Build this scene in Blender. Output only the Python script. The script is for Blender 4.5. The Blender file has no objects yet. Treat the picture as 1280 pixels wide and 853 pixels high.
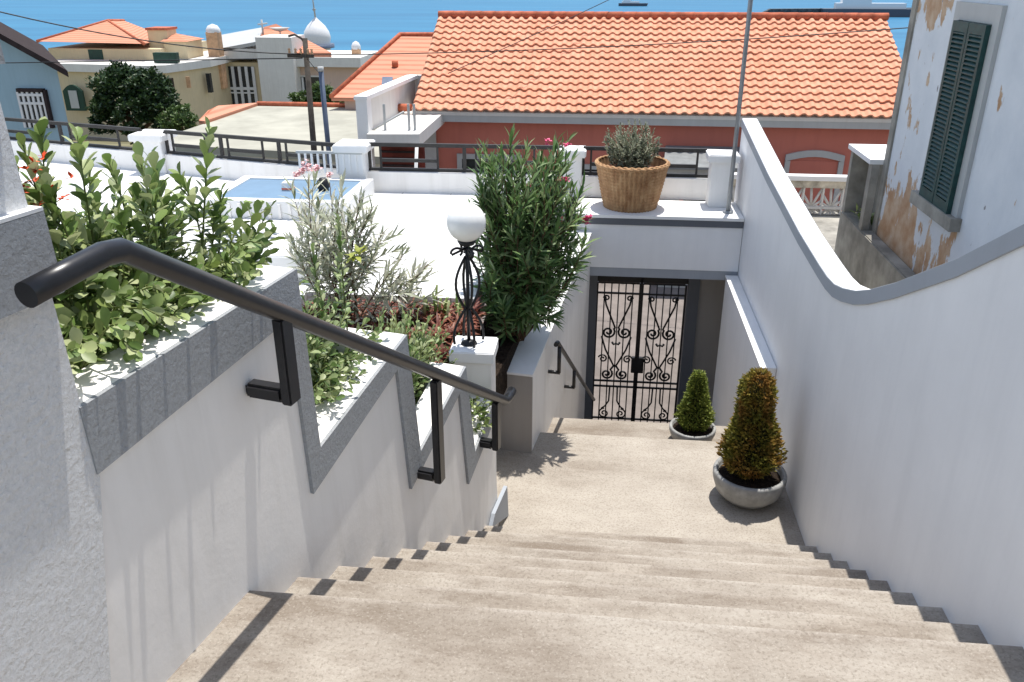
import bpy, bmesh, math, random
from mathutils import Vector, noise
random.seed(11)
R=math.radians
scene=bpy.context.scene
col=scene.collection
# ------------------------------------------------------------------ survey helper
TH=0.41809; YAW=0.10406; F_=1050.0
def at(u,v,Y):
    """point on the sight line (u,v) of the survey photograph at true northing Y"""
    x=(u-640)/F_; y=(426.5-v)/F_
    F=math.cos(TH)+y*math.sin(TH); Z=-math.sin(TH)+y*math.cos(TH)
    X=x*math.cos(YAW)-F*math.sin(YAW); Yy=x*math.sin(YAW)+F*math.cos(YAW)
    k=Y/Yy; return Vector((X*k,Y,Z*k))
# ------------------------------------------------------------------ materials
MATS={}
def nodes(name):
    m=bpy.data.materials.new(name); m.use_nodes=True
    nt=m.node_tree; b=nt.nodes['Principled BSDF']; MATS[name]=m
    return m,nt,b
def N(nt,t,**k):
    n=nt.nodes.new(t)
    for a,v in k.items():
        if a in n.inputs.keys() if hasattr(n.inputs,'keys') else False: n.inputs[a].default_value=v
        else: setattr(n,a,v)
    return n
def setb(b,rough=.6,spec=.5,metal=0):
    b.inputs['Roughness'].default_value=rough
    b.inputs['Specular IOR Level'].default_value=spec
    b.inputs['Metallic'].default_value=metal
def noise_col(nt,b,c1,c2,scale=5,detail=6,stretch=(1,1,1),lo=.35,hi=.65,vec=None):
    g=nt.nodes.new('ShaderNodeNewGeometry'); mp=nt.nodes.new('ShaderNodeMapping'); mp.inputs['Scale'].default_value=stretch
    nt.links.new(g.outputs['Position'],mp.inputs['Vector'])
    n=nt.nodes.new('ShaderNodeTexNoise'); n.inputs['Scale'].default_value=scale; n.inputs['Detail'].default_value=detail; n.inputs['Roughness'].default_value=.6
    nt.links.new(mp.outputs[0],n.inputs['Vector'])
    r=nt.nodes.new('ShaderNodeValToRGB'); e=r.color_ramp.elements
    e[0].position=lo; e[0].color=(*c1,1); e[1].position=hi; e[1].color=(*c2,1)
    nt.links.new(n.outputs['Fac'],r.inputs['Fac'])
    return r.outputs['Color'],n,mp
def mixc(nt,fac,a,b,mode='MIX'):
    m=nt.nodes.new('ShaderNodeMix'); m.data_type='RGBA'; m.blend_type=mode
    for sck,v in ((m.inputs[0],fac),(m.inputs[6],a),(m.inputs[7],b)):
        if hasattr(v,'is_output') or isinstance(v,bpy.types.NodeSocket): nt.links.new(v,sck)
        elif isinstance(v,(int,float)): sck.default_value=v
        else: sck.default_value=(*v,1)
    return m.outputs[2]
def bump(nt,b,src,strength=.3,dist=.02,prev=None):
    bp=nt.nodes.new('ShaderNodeBump'); bp.inputs['Strength'].default_value=strength; bp.inputs['Distance'].default_value=dist
    nt.links.new(src,bp.inputs['Height'])
    if prev is not None: nt.links.new(prev,bp.inputs['Normal'])
    nt.links.new(bp.outputs[0],b.inputs['Normal']); return bp.outputs[0]
def posnoise(nt,scale,detail=4,stretch=(1,1,1),rough=.6):
    g=nt.nodes.new('ShaderNodeNewGeometry'); mp=nt.nodes.new('ShaderNodeMapping'); mp.inputs['Scale'].default_value=stretch
    nt.links.new(g.outputs['Position'],mp.inputs['Vector'])
    n=nt.nodes.new('ShaderNodeTexNoise'); n.inputs['Scale'].default_value=scale; n.inputs['Detail'].default_value=detail; n.inputs['Roughness'].default_value=rough
    nt.links.new(mp.outputs[0],n.inputs['Vector']); return n.outputs['Fac']
def ramp(nt,src,stops):
    r=nt.nodes.new('ShaderNodeValToRGB'); e=r.color_ramp.elements
    while len(e)<len(stops): e.new(.5)
    for i,(p,c) in enumerate(stops):
        e[i].position=p; e[i].color=(*c,1) if isinstance(c,tuple) else (c,c,c,1)
    nt.links.new(src,r.inputs['Fac']); return r.outputs['Color']
def simple(name,c,rough=.6,spec=.4,metal=0,var=.12,scale=6,bmp=0,bscale=40,bdist=.01):
    m,nt,b=nodes(name); setb(b,rough,spec,metal)
    c1=tuple(x*(1-var) for x in c); c2=tuple(min(1,x*(1+var)) for x in c)
    o,_,_=noise_col(nt,b,c1,c2,scale)
    nt.links.new(o,b.inputs['Base Color'])
    if bmp: bump(nt,b,posnoise(nt,bscale),bmp,bdist)
    return m
# painted smooth render, lightly soiled
def painted(name,c,dirt,rough=.55,bs=.12,streak=True,amount=.5):
    m,nt,b=nodes(name); setb(b,rough,.35)
    o,_,_=noise_col(nt,b,tuple(x*.93 for x in c),c,1.3)
    st=posnoise(nt,3.0,6,(3,3,.25)) if streak else posnoise(nt,3,6)
    f=ramp(nt,st,[(.46,0.0),(.76,amount)])
    o=mixc(nt,f,o,dirt)
    nt.links.new(o,b.inputs['Base Color'])
    nrm=bump(nt,b,posnoise(nt,60,3),bs,.004)
    bump(nt,b,posnoise(nt,4,4),bs*1.2,.02,nrm)
    return m
M={}
M['white']=painted('white_wall_paint',(.88,.86,.83),(.68,.66,.62))
M['white_right']=painted('pale_wall_paint',(.84,.845,.85),(.68,.69,.70),amount=.3)
M['white_clean']=painted('clean_white_paint',(.84,.84,.83),(.7,.69,.66),amount=.3)
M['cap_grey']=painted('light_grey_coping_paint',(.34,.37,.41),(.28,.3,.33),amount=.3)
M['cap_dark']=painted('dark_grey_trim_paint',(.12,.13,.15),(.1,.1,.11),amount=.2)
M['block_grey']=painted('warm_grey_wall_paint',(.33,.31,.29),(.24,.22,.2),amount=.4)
# rough textured stucco, grey band and pier
def stucco(name,c,scale=70,strength=.9,dist=.012):
    m,nt,b=nodes(name); setb(b,.7,.25)
    n1=posnoise(nt,scale,5,rough=.7); n2=posnoise(nt,scale*.4,3)
    o=ramp(nt,n1,[(.3,tuple(x*.82 for x in c)),(.7,tuple(min(.85,x*1.1) for x in c))])
    nt.links.new(o,b.inputs['Base Color'])
    nr=bump(nt,b,n1,strength,dist); bump(nt,b,n2,strength*.8,dist*1.5,nr)
    return m
M['stucco_grey']=stucco('textured_grey_stucco',(.36,.375,.39),80,.8,.010)
M['stucco_white']=stucco('textured_white_stucco',(.84,.845,.84),62,.9,.012)
# trodden aggregate concrete
def concrete_floor():
    m,nt,b=nodes('worn_aggregate_concrete'); setb(b,.9,.15)
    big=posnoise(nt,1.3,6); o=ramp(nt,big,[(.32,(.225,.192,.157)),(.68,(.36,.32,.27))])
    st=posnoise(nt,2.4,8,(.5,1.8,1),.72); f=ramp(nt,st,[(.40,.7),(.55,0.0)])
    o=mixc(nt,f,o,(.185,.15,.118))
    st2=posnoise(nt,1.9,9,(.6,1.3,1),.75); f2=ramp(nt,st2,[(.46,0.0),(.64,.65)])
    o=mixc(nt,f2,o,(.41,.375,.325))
    # grime gathered against each riser, bare worn edge on each nosing
    g=nt.nodes.new('ShaderNodeNewGeometry'); sx=nt.nodes.new('ShaderNodeSeparateXYZ'); nt.links.new(g.outputs['Position'],sx.inputs[0])
    def mth(op,a,bv,c=None):
        n=nt.nodes.new('ShaderNodeMath'); n.operation=op
        for i_,v in enumerate((a,bv)):
            if isinstance(v,(int,float)): n.inputs[i_].default_value=v
            else: nt.links.new(v,n.inputs[i_])
        return n.outputs[0]
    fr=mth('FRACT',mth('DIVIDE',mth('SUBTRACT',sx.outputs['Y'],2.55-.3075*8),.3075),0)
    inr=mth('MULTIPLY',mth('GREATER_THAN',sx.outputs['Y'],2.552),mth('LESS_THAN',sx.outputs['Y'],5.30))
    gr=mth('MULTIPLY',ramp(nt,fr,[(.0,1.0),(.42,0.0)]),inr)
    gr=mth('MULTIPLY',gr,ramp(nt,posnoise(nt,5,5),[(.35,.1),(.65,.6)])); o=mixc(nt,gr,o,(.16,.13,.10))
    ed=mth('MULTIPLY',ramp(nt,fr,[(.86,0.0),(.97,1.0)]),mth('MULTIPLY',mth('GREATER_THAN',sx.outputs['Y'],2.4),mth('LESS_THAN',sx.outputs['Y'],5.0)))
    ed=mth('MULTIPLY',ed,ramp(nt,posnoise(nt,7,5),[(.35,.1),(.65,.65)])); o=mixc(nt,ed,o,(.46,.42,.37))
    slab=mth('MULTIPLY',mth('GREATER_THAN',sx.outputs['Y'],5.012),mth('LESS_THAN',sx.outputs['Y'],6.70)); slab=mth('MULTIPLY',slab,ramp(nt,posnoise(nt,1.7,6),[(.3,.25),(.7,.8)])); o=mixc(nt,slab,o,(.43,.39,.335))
    sp=posnoise(nt,70,4,rough=.75); f3=ramp(nt,sp,[(.36,.45),(.5,0.0)]); o=mixc(nt,f3,o,(.12,.095,.07))
    sp2=posnoise(nt,105,3); f4=ramp(nt,sp2,[(.56,0.0),(.72,.35)]); o=mixc(nt,f4,o,(.52,.48,.42))
    nt.links.new(o,b.inputs['Base Color'])
    nr=bump(nt,b,sp,.35,.005); nr=bump(nt,b,st2,.5,.014,nr); return m
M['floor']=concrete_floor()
M['terrace']=painted('white_terrace_paint',(.80,.80,.79),(.62,.6,.57),amount=.45,streak=False)
def joints():
    m=M['terrace']; nt=m.node_tree; b=nt.nodes['Principled BSDF']; src=b.inputs['Base Color'].links[0].from_socket
    g=nt.nodes.new('ShaderNodeNewGeometry'); br=nt.nodes.new('ShaderNodeTexBrick'); br.offset=0; br.inputs['Scale'].default_value=1.0
    br.inputs['Mortar Size'].default_value=.006; br.inputs['Brick Width'].default_value=.6; br.inputs['Row Height'].default_value=.6
    nt.links.new(g.outputs['Position'],br.inputs['Vector'])
    o=mixc(nt,br.outputs['Fac'],src,(.42,.41,.39)); nt.links.new(o,b.inputs['Base Color'])
joints()
M['soil']=simple('planting_soil',(.028,.02,.015),.95,.1,var=.5,scale=25,bmp=1,bscale=35,bdist=.03)
M['mulch']=simple('red_bark_mulch',(.085,.035,.024),.9,.15,var=.5,scale=40,bmp=1,bscale=60,bdist=.03)
M['rail']=simple('black_satin_metal',(.013,.013,.015),.32,.5,0,var=.2,scale=30)
M['iron']=simple('black_wrought_iron',(.012,.012,.013),.5,.4,var=.2,scale=30)
M['lampglass']=simple('opal_lamp_glass',(.86,.86,.84),.25,.5,var=.01)
M['greypole']=simple('galvanised_pole_steel',(.24,.26,.28),.5,.4,.3,var=.15,scale=4)
M['bluepole']=simple('blue_grey_painted_pole',(.10,.13,.19),.6,.4,var=.15,scale=4)
M['woodpole']=simple('dark_tarred_wood',(.07,.06,.05),.8,.2,var=.3,scale=8)
M['rail_grey']=simple('dark_grey_railing_paint',(.05,.048,.046),.6,.2,var=.15)
M['tilecap']=simple('ridge_clay',(.44,.13,.07),.8,.2,var=.25,scale=6,bmp=.3)
M['redwall']=painted('brick_red_render',(.52,.17,.125),(.43,.14,.105),.8,.15,amount=.6)
M['trimgrey']=painted('pale_grey_trim',(.46,.47,.46),(.36,.36,.35),amount=.4)
M['darkglass']=simple('dark_window_glass',(.02,.025,.03),.12,.6,var=.2)
M['shutter']=simple('dark_green_shutter_paint',(.012,.055,.052),.5,.4,var=.25,scale=12)
M['greenpaint']=simple('dark_green_paint',(.01,.045,.03),.5,.4,var=.2)
M['cream']=painted('cream_render',(.66,.54,.34),(.5,.41,.28),.8,.1,amount=.5)
M['offwhite']=painted('offwhite_render',(.7,.68,.64),(.56,.53,.49),.8,.1,amount=.5)
M['pinkbeige']=painted('pale_pink_render',(.62,.46,.38),(.5,.38,.32),.8,.1,amount=.5)
M['bluewall']=painted('pale_blue_render',(.33,.47,.55),(.27,.38,.44),.8,.1,amount=.5)
M['flatroof']=simple('flat_concrete_roof',(.37,.36,.30),.9,.15,var=.15,scale=.8)
M['darkroof']=simple('dark_eaves_board',(.045,.035,.035),.95,.05,var=.2)
M['chimney']=simple('pale_orange_chimney_brick',(.55,.34,.2),.85,.2,var=.2,scale=3)
M['redwood']=simple('dark_red_boards',(.15,.03,.02),.7,.3,var=.35,scale=3)
M['concrete']=simple('weathered_concrete',(.30,.285,.25),.9,.15,var=.3,scale=3,bmp=.5,bscale=20)
M['lichen']=simple('lichen_stained_cement',(.5,.45,.36),.9,.15,var=.4,scale=5,bmp=.5,bscale=25)
M['blackstain']=simple('black_grime',(.03,.028,.024),.95,.1,var=.3,scale=8)
M['paving']=simple('pale_street_paving',(.20,.175,.16),.9,.15,var=.15,scale=3,bmp=.3)
M['ground']=simple('dry_hillside_ground',(.13,.12,.07),.95,.1,var=.5,scale=.15)
M['poolwater']=simple('blue_pool_cover',(.15,.24,.34),.6,.4,var=.06,scale=4)
M['bowl']=simple('grey_stone_bowl',(.30,.30,.29),.5,.4,var=.2,scale=12,bmp=.15,bscale=60,bdist=.004)
M['petal_pink']=simple('pink_petals',(.72,.12,.25),.6,.3,var=.2)
M['petal_pale']=simple('pale_pink_petals',(.85,.55,.55),.6,.3,var=.15)
M['petal_red']=simple('orange_red_petals',(.7,.1,.03),.6,.3,var=.3)
M['bark']=simple('brown_bark',(.12,.075,.045),.9,.1,var=.3,scale=20,bmp=.6)
M['greenstem']=simple('green_stem',(.13,.16,.05),.7,.3,var=.3,scale=20)
M['shipwhite']=simple('white_ship_paint',(.7,.7,.7),.5,.4,var=.05)
M['shipdark']=simple('dark_ship_hull',(.06,.07,.09),.5,.4,var=.2)
M['rock']=simple('dark_breakwater_rock',(.08,.085,.09),.9,.2,var=.5,scale=.3)
M['clothgrey']=simple('grey_sheet_roof',(.2,.21,.21),.6,.3,var=.15)
def leafmat(name,cols,trans=.25,rough=.45,patch=None):
    m,nt,b=nodes(name); setb(b,rough,.4)
    g=nt.nodes.new('ShaderNodeNewGeometry')
    n=len(cols); o=ramp(nt,g.outputs['Random Per Island'],[(i/(n-1) if n>1 else 0,c) for i,c in enumerate(cols)])
    if patch:
        pf=ramp(nt,posnoise(nt,patch[1],3),[(.44,0.0),(.60,.85)]); o=mixc(nt,pf,o,patch[0])
    nt.links.new(o,b.inputs['Base Color'])
    t=nt.nodes.new('ShaderNodeBsdfTranslucent'); nt.links.new(o,t.inputs['Color'])
    ms=nt.nodes.new('ShaderNodeMixShader'); ms.inputs[0].default_value=trans
    out=nt.nodes['Material Output']
    nt.links.new(b.outputs[0],ms.inputs[1]); nt.links.new(t.outputs[0],ms.inputs[2]); nt.links.new(ms.outputs[0],out.inputs['Surface'])
    return m
M['leaf_lime']=leafmat('yellow_green_leaf',[(.06,.11,.025),(.16,.25,.06),(.30,.38,.13),(.48,.52,.28),(.10,.17,.04),(.25,.32,.09)],.25)
M['leaf_mix']=leafmat('grey_green_leaf',[(.07,.13,.035),(.17,.26,.08),(.31,.38,.17),(.42,.46,.26),(.10,.18,.05)],.28)
M['leaf_var']=leafmat('pale_variegated_leaf',[(.14,.18,.09),(.42,.44,.32),(.66,.65,.53),(.28,.32,.2),(.72,.7,.6)],.3)
M['leaf_ole']=leafmat('oleander_green_leaf',[(.045,.10,.03),(.11,.20,.06),(.22,.32,.12),(.07,.14,.045),(.36,.44,.22)],.25,.4)
M['leaf_dark']=leafmat('dark_tree_leaf',[(.012,.03,.010),(.03,.06,.018),(.05,.09,.025)],.12)
M['leaf_mid']=leafmat('mid_green_shrub_leaf',[(.05,.09,.025),(.09,.15,.04),(.14,.2,.07)],.2)
M['leaf_silver']=leafmat('silver_green_leaf',[(.14,.17,.10),(.26,.28,.19),(.42,.43,.32),(.10,.13,.07)],.3,.6)
M['leaf_topi']=leafmat('olive_conifer_leaf',[(.08,.09,.015),(.20,.185,.03),(.38,.34,.06),(.13,.13,.025)],.32,.6,((.34,.17,.045),5.0))
M['leaf_topi2']=leafmat('green_conifer_leaf',[(.06,.10,.015),(.17,.22,.035),(.34,.38,.08),(.11,.14,.025)],.3,.6)
M['leaf_red']=leafmat('red_bromeliad_leaf',[(.12,.032,.022),(.21,.06,.04),(.30,.12,.07),(.08,.022,.016)],.2,.5)
def peeling():
    m,nt,b=nodes('peeling_limewash'); setb(b,.85,.2)
    g=nt.nodes.new('ShaderNodeNewGeometry'); sx=nt.nodes.new('ShaderNodeSeparateXYZ'); nt.links.new(g.outputs['Position'],sx.inputs[0])
    base=ramp(nt,posnoise(nt,2.0,6),[(.3,(.60,.63,.66)),(.7,(.72,.74,.76))])
    # more loss near the foot of the far corner
    mz=nt.nodes.new('ShaderNodeMapRange'); mz.inputs[1].default_value=-2.7; mz.inputs[2].default_value=-1.75; mz.inputs[3].default_value=.15; mz.inputs[4].default_value=-.02; nt.links.new(sx.outputs['Z'],mz.inputs[0])
    my=nt.nodes.new('ShaderNodeMapRange'); my.inputs[1].default_value=7.2; my.inputs[2].default_value=8.8; my.inputs[3].default_value=-.075; my.inputs[4].default_value=.015; nt.links.new(sx.outputs['Y'],my.inputs[0])
    n=posnoise(nt,2.3,7,(1,1.4,.7),.62)
    a=nt.nodes.new('ShaderNodeMath'); nt.links.new(n,a.inputs[0]); nt.links.new(mz.outputs[0],a.inputs[1])
    a2=nt.nodes.new('ShaderNodeMath'); nt.links.new(a.outputs[0],a2.inputs[0]); nt.links.new(my.outputs[0],a2.inputs[1])
    last=a2.outputs[0]
    for (py,pz,pr,pa) in ((8.35,-2.3,.75,.12),(7.75,-2.35,.5,.10),(8.45,-.95,.42,.09),(8.75,-.2,.35,.07),(6.6,-1.3,.4,.05),(6.3,-2.2,.4,.05)):
        cb=nt.nodes.new('ShaderNodeCombineXYZ'); cb.inputs[0].default_value=3.0; cb.inputs[1].default_value=py; cb.inputs[2].default_value=pz
        vd=nt.nodes.new('ShaderNodeVectorMath'); vd.operation='DISTANCE'; nt.links.new(g.outputs['Position'],vd.inputs[0]); nt.links.new(cb.outputs[0],vd.inputs[1])
        mr=nt.nodes.new('ShaderNodeMapRange'); mr.inputs[1].default_value=0; mr.inputs[2].default_value=pr; mr.inputs[3].default_value=pa; mr.inputs[4].default_value=0; nt.links.new(vd.outputs['Value'],mr.inputs[0])
        ad=nt.nodes.new('ShaderNodeMath'); nt.links.new(last,ad.inputs[0]); nt.links.new(mr.outputs[0],ad.inputs[1]); last=ad.outputs[0]
    a2=ad
    f=ramp(nt,a2.outputs[0],[(.572,0.0),(.579,1.0)])
    tan=ramp(nt,posnoise(nt,5,4),[(.35,(.42,.25,.14)),(.65,(.56,.43,.31))])
    edge=ramp(nt,a2.outputs[0],[(.557,0.0),(.572,.5)])
    o=mixc(nt,edge,base,(.5,.46,.42)); o=mixc(nt,f,o,tan)
    s=ramp(nt,posnoise(nt,7,5,(1,1,.6)),[(.68,0.0),(.71,.8)]); o=mixc(nt,s,o,(.16,.14,.13))
    nt.links.new(o,b.inputs['Base Color']); bump(nt,b,a2.outputs[0],.5,.03); return m
M['peel']=peeling()
def tiles():
    m,nt,b=nodes('clay_roof_tile'); setb(b,.8,.25)
    tc=nt.nodes.new('ShaderNodeNewGeometry')
    v=nt.nodes.new('ShaderNodeTexWhiteNoise'); v.noise_dimensions='2D'
    s=nt.nodes.new('ShaderNodeSeparateXYZ'); nt.links.new(tc.outputs['Position'],s.inputs[0])
    fx=nt.nodes.new('ShaderNodeMath'); fx.operation='SNAP'; fx.inputs[1].default_value=.2052; nt.links.new(s.outputs['X'],fx.inputs[0])
    fy=nt.nodes.new('ShaderNodeMath'); fy.operation='SNAP'; fy.inputs[1].default_value=.246; nt.links.new(s.outputs['Y'],fy.inputs[0])
    c=nt.nodes.new('ShaderNodeCombineXYZ'); nt.links.new(fx.outputs[0],c.inputs[0]); nt.links.new(fy.outputs[0],c.inputs[1]); nt.links.new(c.outputs[0],v.inputs['Vector'])
    o=ramp(nt,v.outputs['Value'],[(0,(.60,.27,.165)),(.5,(.64,.30,.19)),(1,(.69,.34,.22))])
    w=ramp(nt,posnoise(nt,1.4,5),[(.45,0.0),(.75,.35)]); o=mixc(nt,w,o,(.5,.25,.16))
    nt.links.new(o,b.inputs['Base Color']); return m
M['tile']=tiles()
def farroof():
    m,nt,b=nodes('distant_clay_roof'); setb(b,.85,.2)
    g=nt.nodes.new('ShaderNodeNewGeometry'); w=nt.nodes.new('ShaderNodeTexWave'); w.bands_direction='Z'; w.inputs['Scale'].default_value=2.6; w.inputs['Distortion'].default_value=.6
    nt.links.new(g.outputs['Position'],w.inputs['Vector'])
    o=ramp(nt,w.outputs['Fac'],[(.1,(.44,.17,.10)),(.5,(.62,.27,.17))])
    w2=ramp(nt,posnoise(nt,1.0,5),[(.4,0.0),(.7,.5)]); o=mixc(nt,w2,o,(.5,.25,.17))
    nt.links.new(o,b.inputs['Base Color']); return m
M['farroof']=farroof()
def seam():
    m,nt,b=nodes('sea_water'); setb(b,.5,.2)
    n=posnoise(nt,.012,5,(.25,1.6,1)); o=ramp(nt,n,[(.35,(.018,.125,.235)),(.65,(.028,.165,.29))])
    nt.links.new(o,b.inputs['Base Color']); bump(nt,b,posnoise(nt,.6,4),.3,.3); return m
M['sea']=seam()
def wicker():
    m,nt,b=nodes('woven_wicker'); setb(b,.7,.3)
    n=posnoise(nt,14,4,(1,1,.5)); o=ramp(nt,n,[(.3,(.27,.135,.06)),(.6,(.45,.27,.135)),(.8,(.56,.38,.22))])
    nt.links.new(o,b.inputs['Base Color']); bump(nt,b,posnoise(nt,90,2),.4,.006); return m
M['wicker']=wicker()
# ------------------------------------------------------------------ mesh builder
class MB:
    def __init__(s): s.v=[]; s.f=[]; s.sm=[]
    def quadstrip(s,pts,faces,smooth=False):
        o=len(s.v); s.v+= [tuple(p) for p in pts]; s.f+=[tuple(o+i for i in f) for f in faces]; s.sm+=[smooth]*len(faces); return s
    def box(s,x0,x1,y0,y1,z0,z1):
        p=[(x0,y0,z0),(x1,y0,z0),(x1,y1,z0),(x0,y1,z0),(x0,y0,z1),(x1,y0,z1),(x1,y1,z1),(x0,y1,z1)]
        return s.quadstrip(p,[(0,3,2,1),(4,5,6,7),(0,1,5,4),(1,2,6,5),(2,3,7,6),(3,0,4,7)])
    def obox(s,c,a,b,h,z0,z1=None):
        """plan quad: centre line from c to a (2D), half width b, z0..z1"""
        p=Vector(c[:2]);q=Vector(a[:2]); d=(q-p).normalized(); n=Vector((-d.y,d.x))*b
        pts=[(p+n),(p-n),(q-n),(q+n)]
        V=[(t.x,t.y,h) for t in pts]+[(t.x,t.y,z0) for t in pts]
        return s.quadstrip(V,[(0,1,2,3),(7,6,5,4),(0,4,5,1),(1,5,6,2),(2,6,7,3),(3,7,4,0)])
    def prism(s,poly,ext):
        """poly: list of 3D points (planar), ext: extrusion vector"""
        n=len(poly); e=Vector(ext); a=[Vector(p) for p in poly]; b=[p+e for p in a]
        f=[tuple(range(n)),tuple(reversed(range(n,2*n)))]+[(i,i+n,(i+1)%n+n,(i+1)%n) for i in range(n)]
        return s.quadstrip(a+b,f)
    def tube(s,path,r,seg=8,caps=True,smooth=True):
        P=[Vector(p) for p in path]; n=len(P); rs=r if isinstance(r,(list,tuple)) else [r]*n
        pts=[]; up=None
        for i,p in enumerate(P):
            d=(P[min(i+1,n-1)]-P[max(i-1,0)]).normalized()
            if up is None:
                up=Vector((0,0,1)) if abs(d.z)<.9 else Vector((1,0,0))
            u=(up-d*up.dot(d)); 
            if u.length<1e-6: u=Vector((1,0,0))-d*d.x
            u.normalize(); w=d.cross(u); up=u
            for k in range(seg):
                a=2*math.pi*k/seg; pts.append(p+(u*math.cos(a)+w*math.sin(a))*rs[i])
        f=[]
        for i in range(n-1):
            for k in range(seg):
                a=i*seg+k; b=i*seg+(k+1)%seg; f.append((a,b,b+seg,a+seg))
        s.quadstrip(pts,f,smooth)
        if caps:
            o=len(s.v)-n*seg; s.f+=[tuple(o+k for k in reversed(range(seg))),tuple(o+(n-1)*seg+k for k in range(seg))]; s.sm+=[False,False]
        return s
    def lathe(s,prof,c,seg=32,smooth=True):
        """prof: list (r,z)"""
        pts=[];f=[]
        for r,z in prof:
            for k in range(seg):
                a=2*math.pi*k/seg; pts.append((c[0]+r*math.cos(a),c[1]+r*math.sin(a),c[2]+z))
        for i in range(len(prof)-1):
            for k in range(seg):
                a=i*seg+k;b=i*seg+(k+1)%seg; f.append((a,b,b+seg,a+seg))
        return s.quadstrip(pts,f,smooth)
    def build(s,name,mat,parent=None,loc=None,bevel=0):
        org=Vector((0,0,0))
        if parent is not None:
            q=parent
            while q is not None: org+=q.location; q=q.parent
        elif loc is not None: org=Vector(loc)
        me=bpy.data.meshes.new(name)
        me.from_pydata([tuple(Vector(p)-org) for p in s.v],[],s.f); me.validate()
        if len(me.polygons)==len(s.sm): me.polygons.foreach_set('use_smooth',s.sm)
        me.materials.append(mat if not isinstance(mat,str) else M[mat])
        o=bpy.data.objects.new(name,me); col.objects.link(o)
        if parent is not None: o.parent=parent
        elif loc is not None: o.location=loc
        if bevel:
            bm=bmesh.new(); bm.from_mesh(me); bmesh.ops.recalc_face_normals(bm,faces=bm.faces)
            ed=[e for e in bm.edges if len(e.link_faces)==2 and e.calc_face_angle(0)>.6]
            bmesh.ops.bevel(bm,geom=ed,offset=bevel,segments=2,affect='EDGES',clamp_overlap=True)
            bm.to_mesh(me); bm.free()
        me.update(); return o
def fixn(o):
    bm=bmesh.new(); bm.from_mesh(o.data); bmesh.ops.recalc_face_normals(bm,faces=bm.faces); bm.to_mesh(o.data); bm.free(); return o
def thing(name,label,cat,loc=(0,0,0),group=None):
    o=bpy.data.objects.new(name,None); col.objects.link(o); o.location=loc; o.empty_display_size=.2
    o['label']=label; o['category']=cat
    if group: o['group']=group
    return o
def tag(o,label,cat,group=None):
    o['label']=label; o['category']=cat
    if group: o['group']=group
    return o
def struct(o,kind='structure'): o['kind']=kind; return o
# ================================================================== SETTING: ground and sea
def ground_z(y):
    K=[(-40,-7),(24,-6.6),(45,-9.5),(75,-14.5),(120,-26),(260,-66),(400,-75)]
    for (a,za),(b,zb) in zip(K,K[1:]):
        if y<=b: return za+(zb-za)*max(0,(y-a)/(b-a))
    return K[-1][1]
g=MB(); ys=[-40,0,10,24,35,45,60,75,95,120,160,200,260,400]; xs=[-400,-200,-100,-60,-30,-10,10,30,60,100,200,400]
pts=[(x,y,ground_z(y)) for y in ys for x in xs]; nx=len(xs)
g.quadstrip(pts,[(j*nx+i,j*nx+i+1,(j+1)*nx+i+1,(j+1)*nx+i) for j in range(len(ys)-1) for i in range(nx-1)])
struct(g.build('hillside_ground','ground'))
g=MB(); g.quadstrip([(-30000,180,-60),(30000,180,-60),(30000,60000,-60),(-30000,60000,-60)],[(0,1,2,3)])
struct(g.build('sea','sea'))
g=MB(); g.box(-16,12,9.9,16.9,-6.5,-5.87); struct(g.build('street','paving'))
# ------------------------------------------------------------------ stairs
NY=[2.55+.3075*i for i in range(9)]; NZ=[-2.27-.18*i for i in range(9)]
prof=[(-3,-2.27)]
for i in range(9):
    prof+= [(NY[i],NZ[i]),(NY[i],NZ[i]-.18)]
prof+= [(6.70,-3.89),(6.70,-4.07),(7.30,-4.07)]
z=-4.07;y=7.3
while z>-5.86:
    z-=.18; prof.append((y,z)); y+=.27; prof.append((y,z))
prof[-1]=(9.9,prof[-1][1]); prof+= [(9.9,-6.6),(-3,-6.6)]
g=MB()
XL,XR=-1.75,1.66
g.prism([(XL,a,b) for a,b in prof],(XR-XL,0,0))
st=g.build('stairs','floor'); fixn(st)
# slightly rounded, worn nosings
bm=bmesh.new(); bm.from_mesh(st.data)
ed=[e for e in bm.edges if abs(e.verts[0].co.y-e.verts[1].co.y)<1e-4 and abs(e.verts[0].co.z-e.verts[1].co.z)<1e-4 and any(abs(e.verts[0].co.y-y0)<1e-3 and abs(e.verts[0].co.z-z0)<1e-3 for y0,z0 in list(zip(NY,NZ))+[(6.70,-3.89)])]
bmesh.ops.bevel(bm,geom=ed,offset=.014,segments=3,affect='EDGES'); bm.to_mesh(st.data); bm.free()
struct(st)
# ------------------------------------------------------------------ LEFT stepped planter wall
NX,NYY=.976,-.2177
def WP(Y,Z,off=0):
    off-=.036*(Z+2.3)        # the face leans back slightly with height
    return Vector((-1.32+.223*(Y-2.52)+off*NX, Y+off*NYY, Z))
top=[(2.0,-1.16),(3.13,-1.12),(3.12,-1.95),(4.03,-1.79),(4.07,-2.53),(4.79,-2.33),(4.86,-3.0),(5.27,-2.80)]
wall=thing('planter_wall','white stepped planter wall with grey textured borders, running down beside the stairs','wall',tuple(WP(2.6,-2.3)))
g=MB(); prf=[(-2.5,-.085),(1.99,-.085),(1.99,-1.16)]+top[1:]+[(5.27,-4.4),(-2.5,-4.4)]
g.prism([WP(a,b) for a,b in prf],Vector((-NX,-NYY,0))*.16)
o=g.build('front_wall','white',wall); fixn(o)
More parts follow.
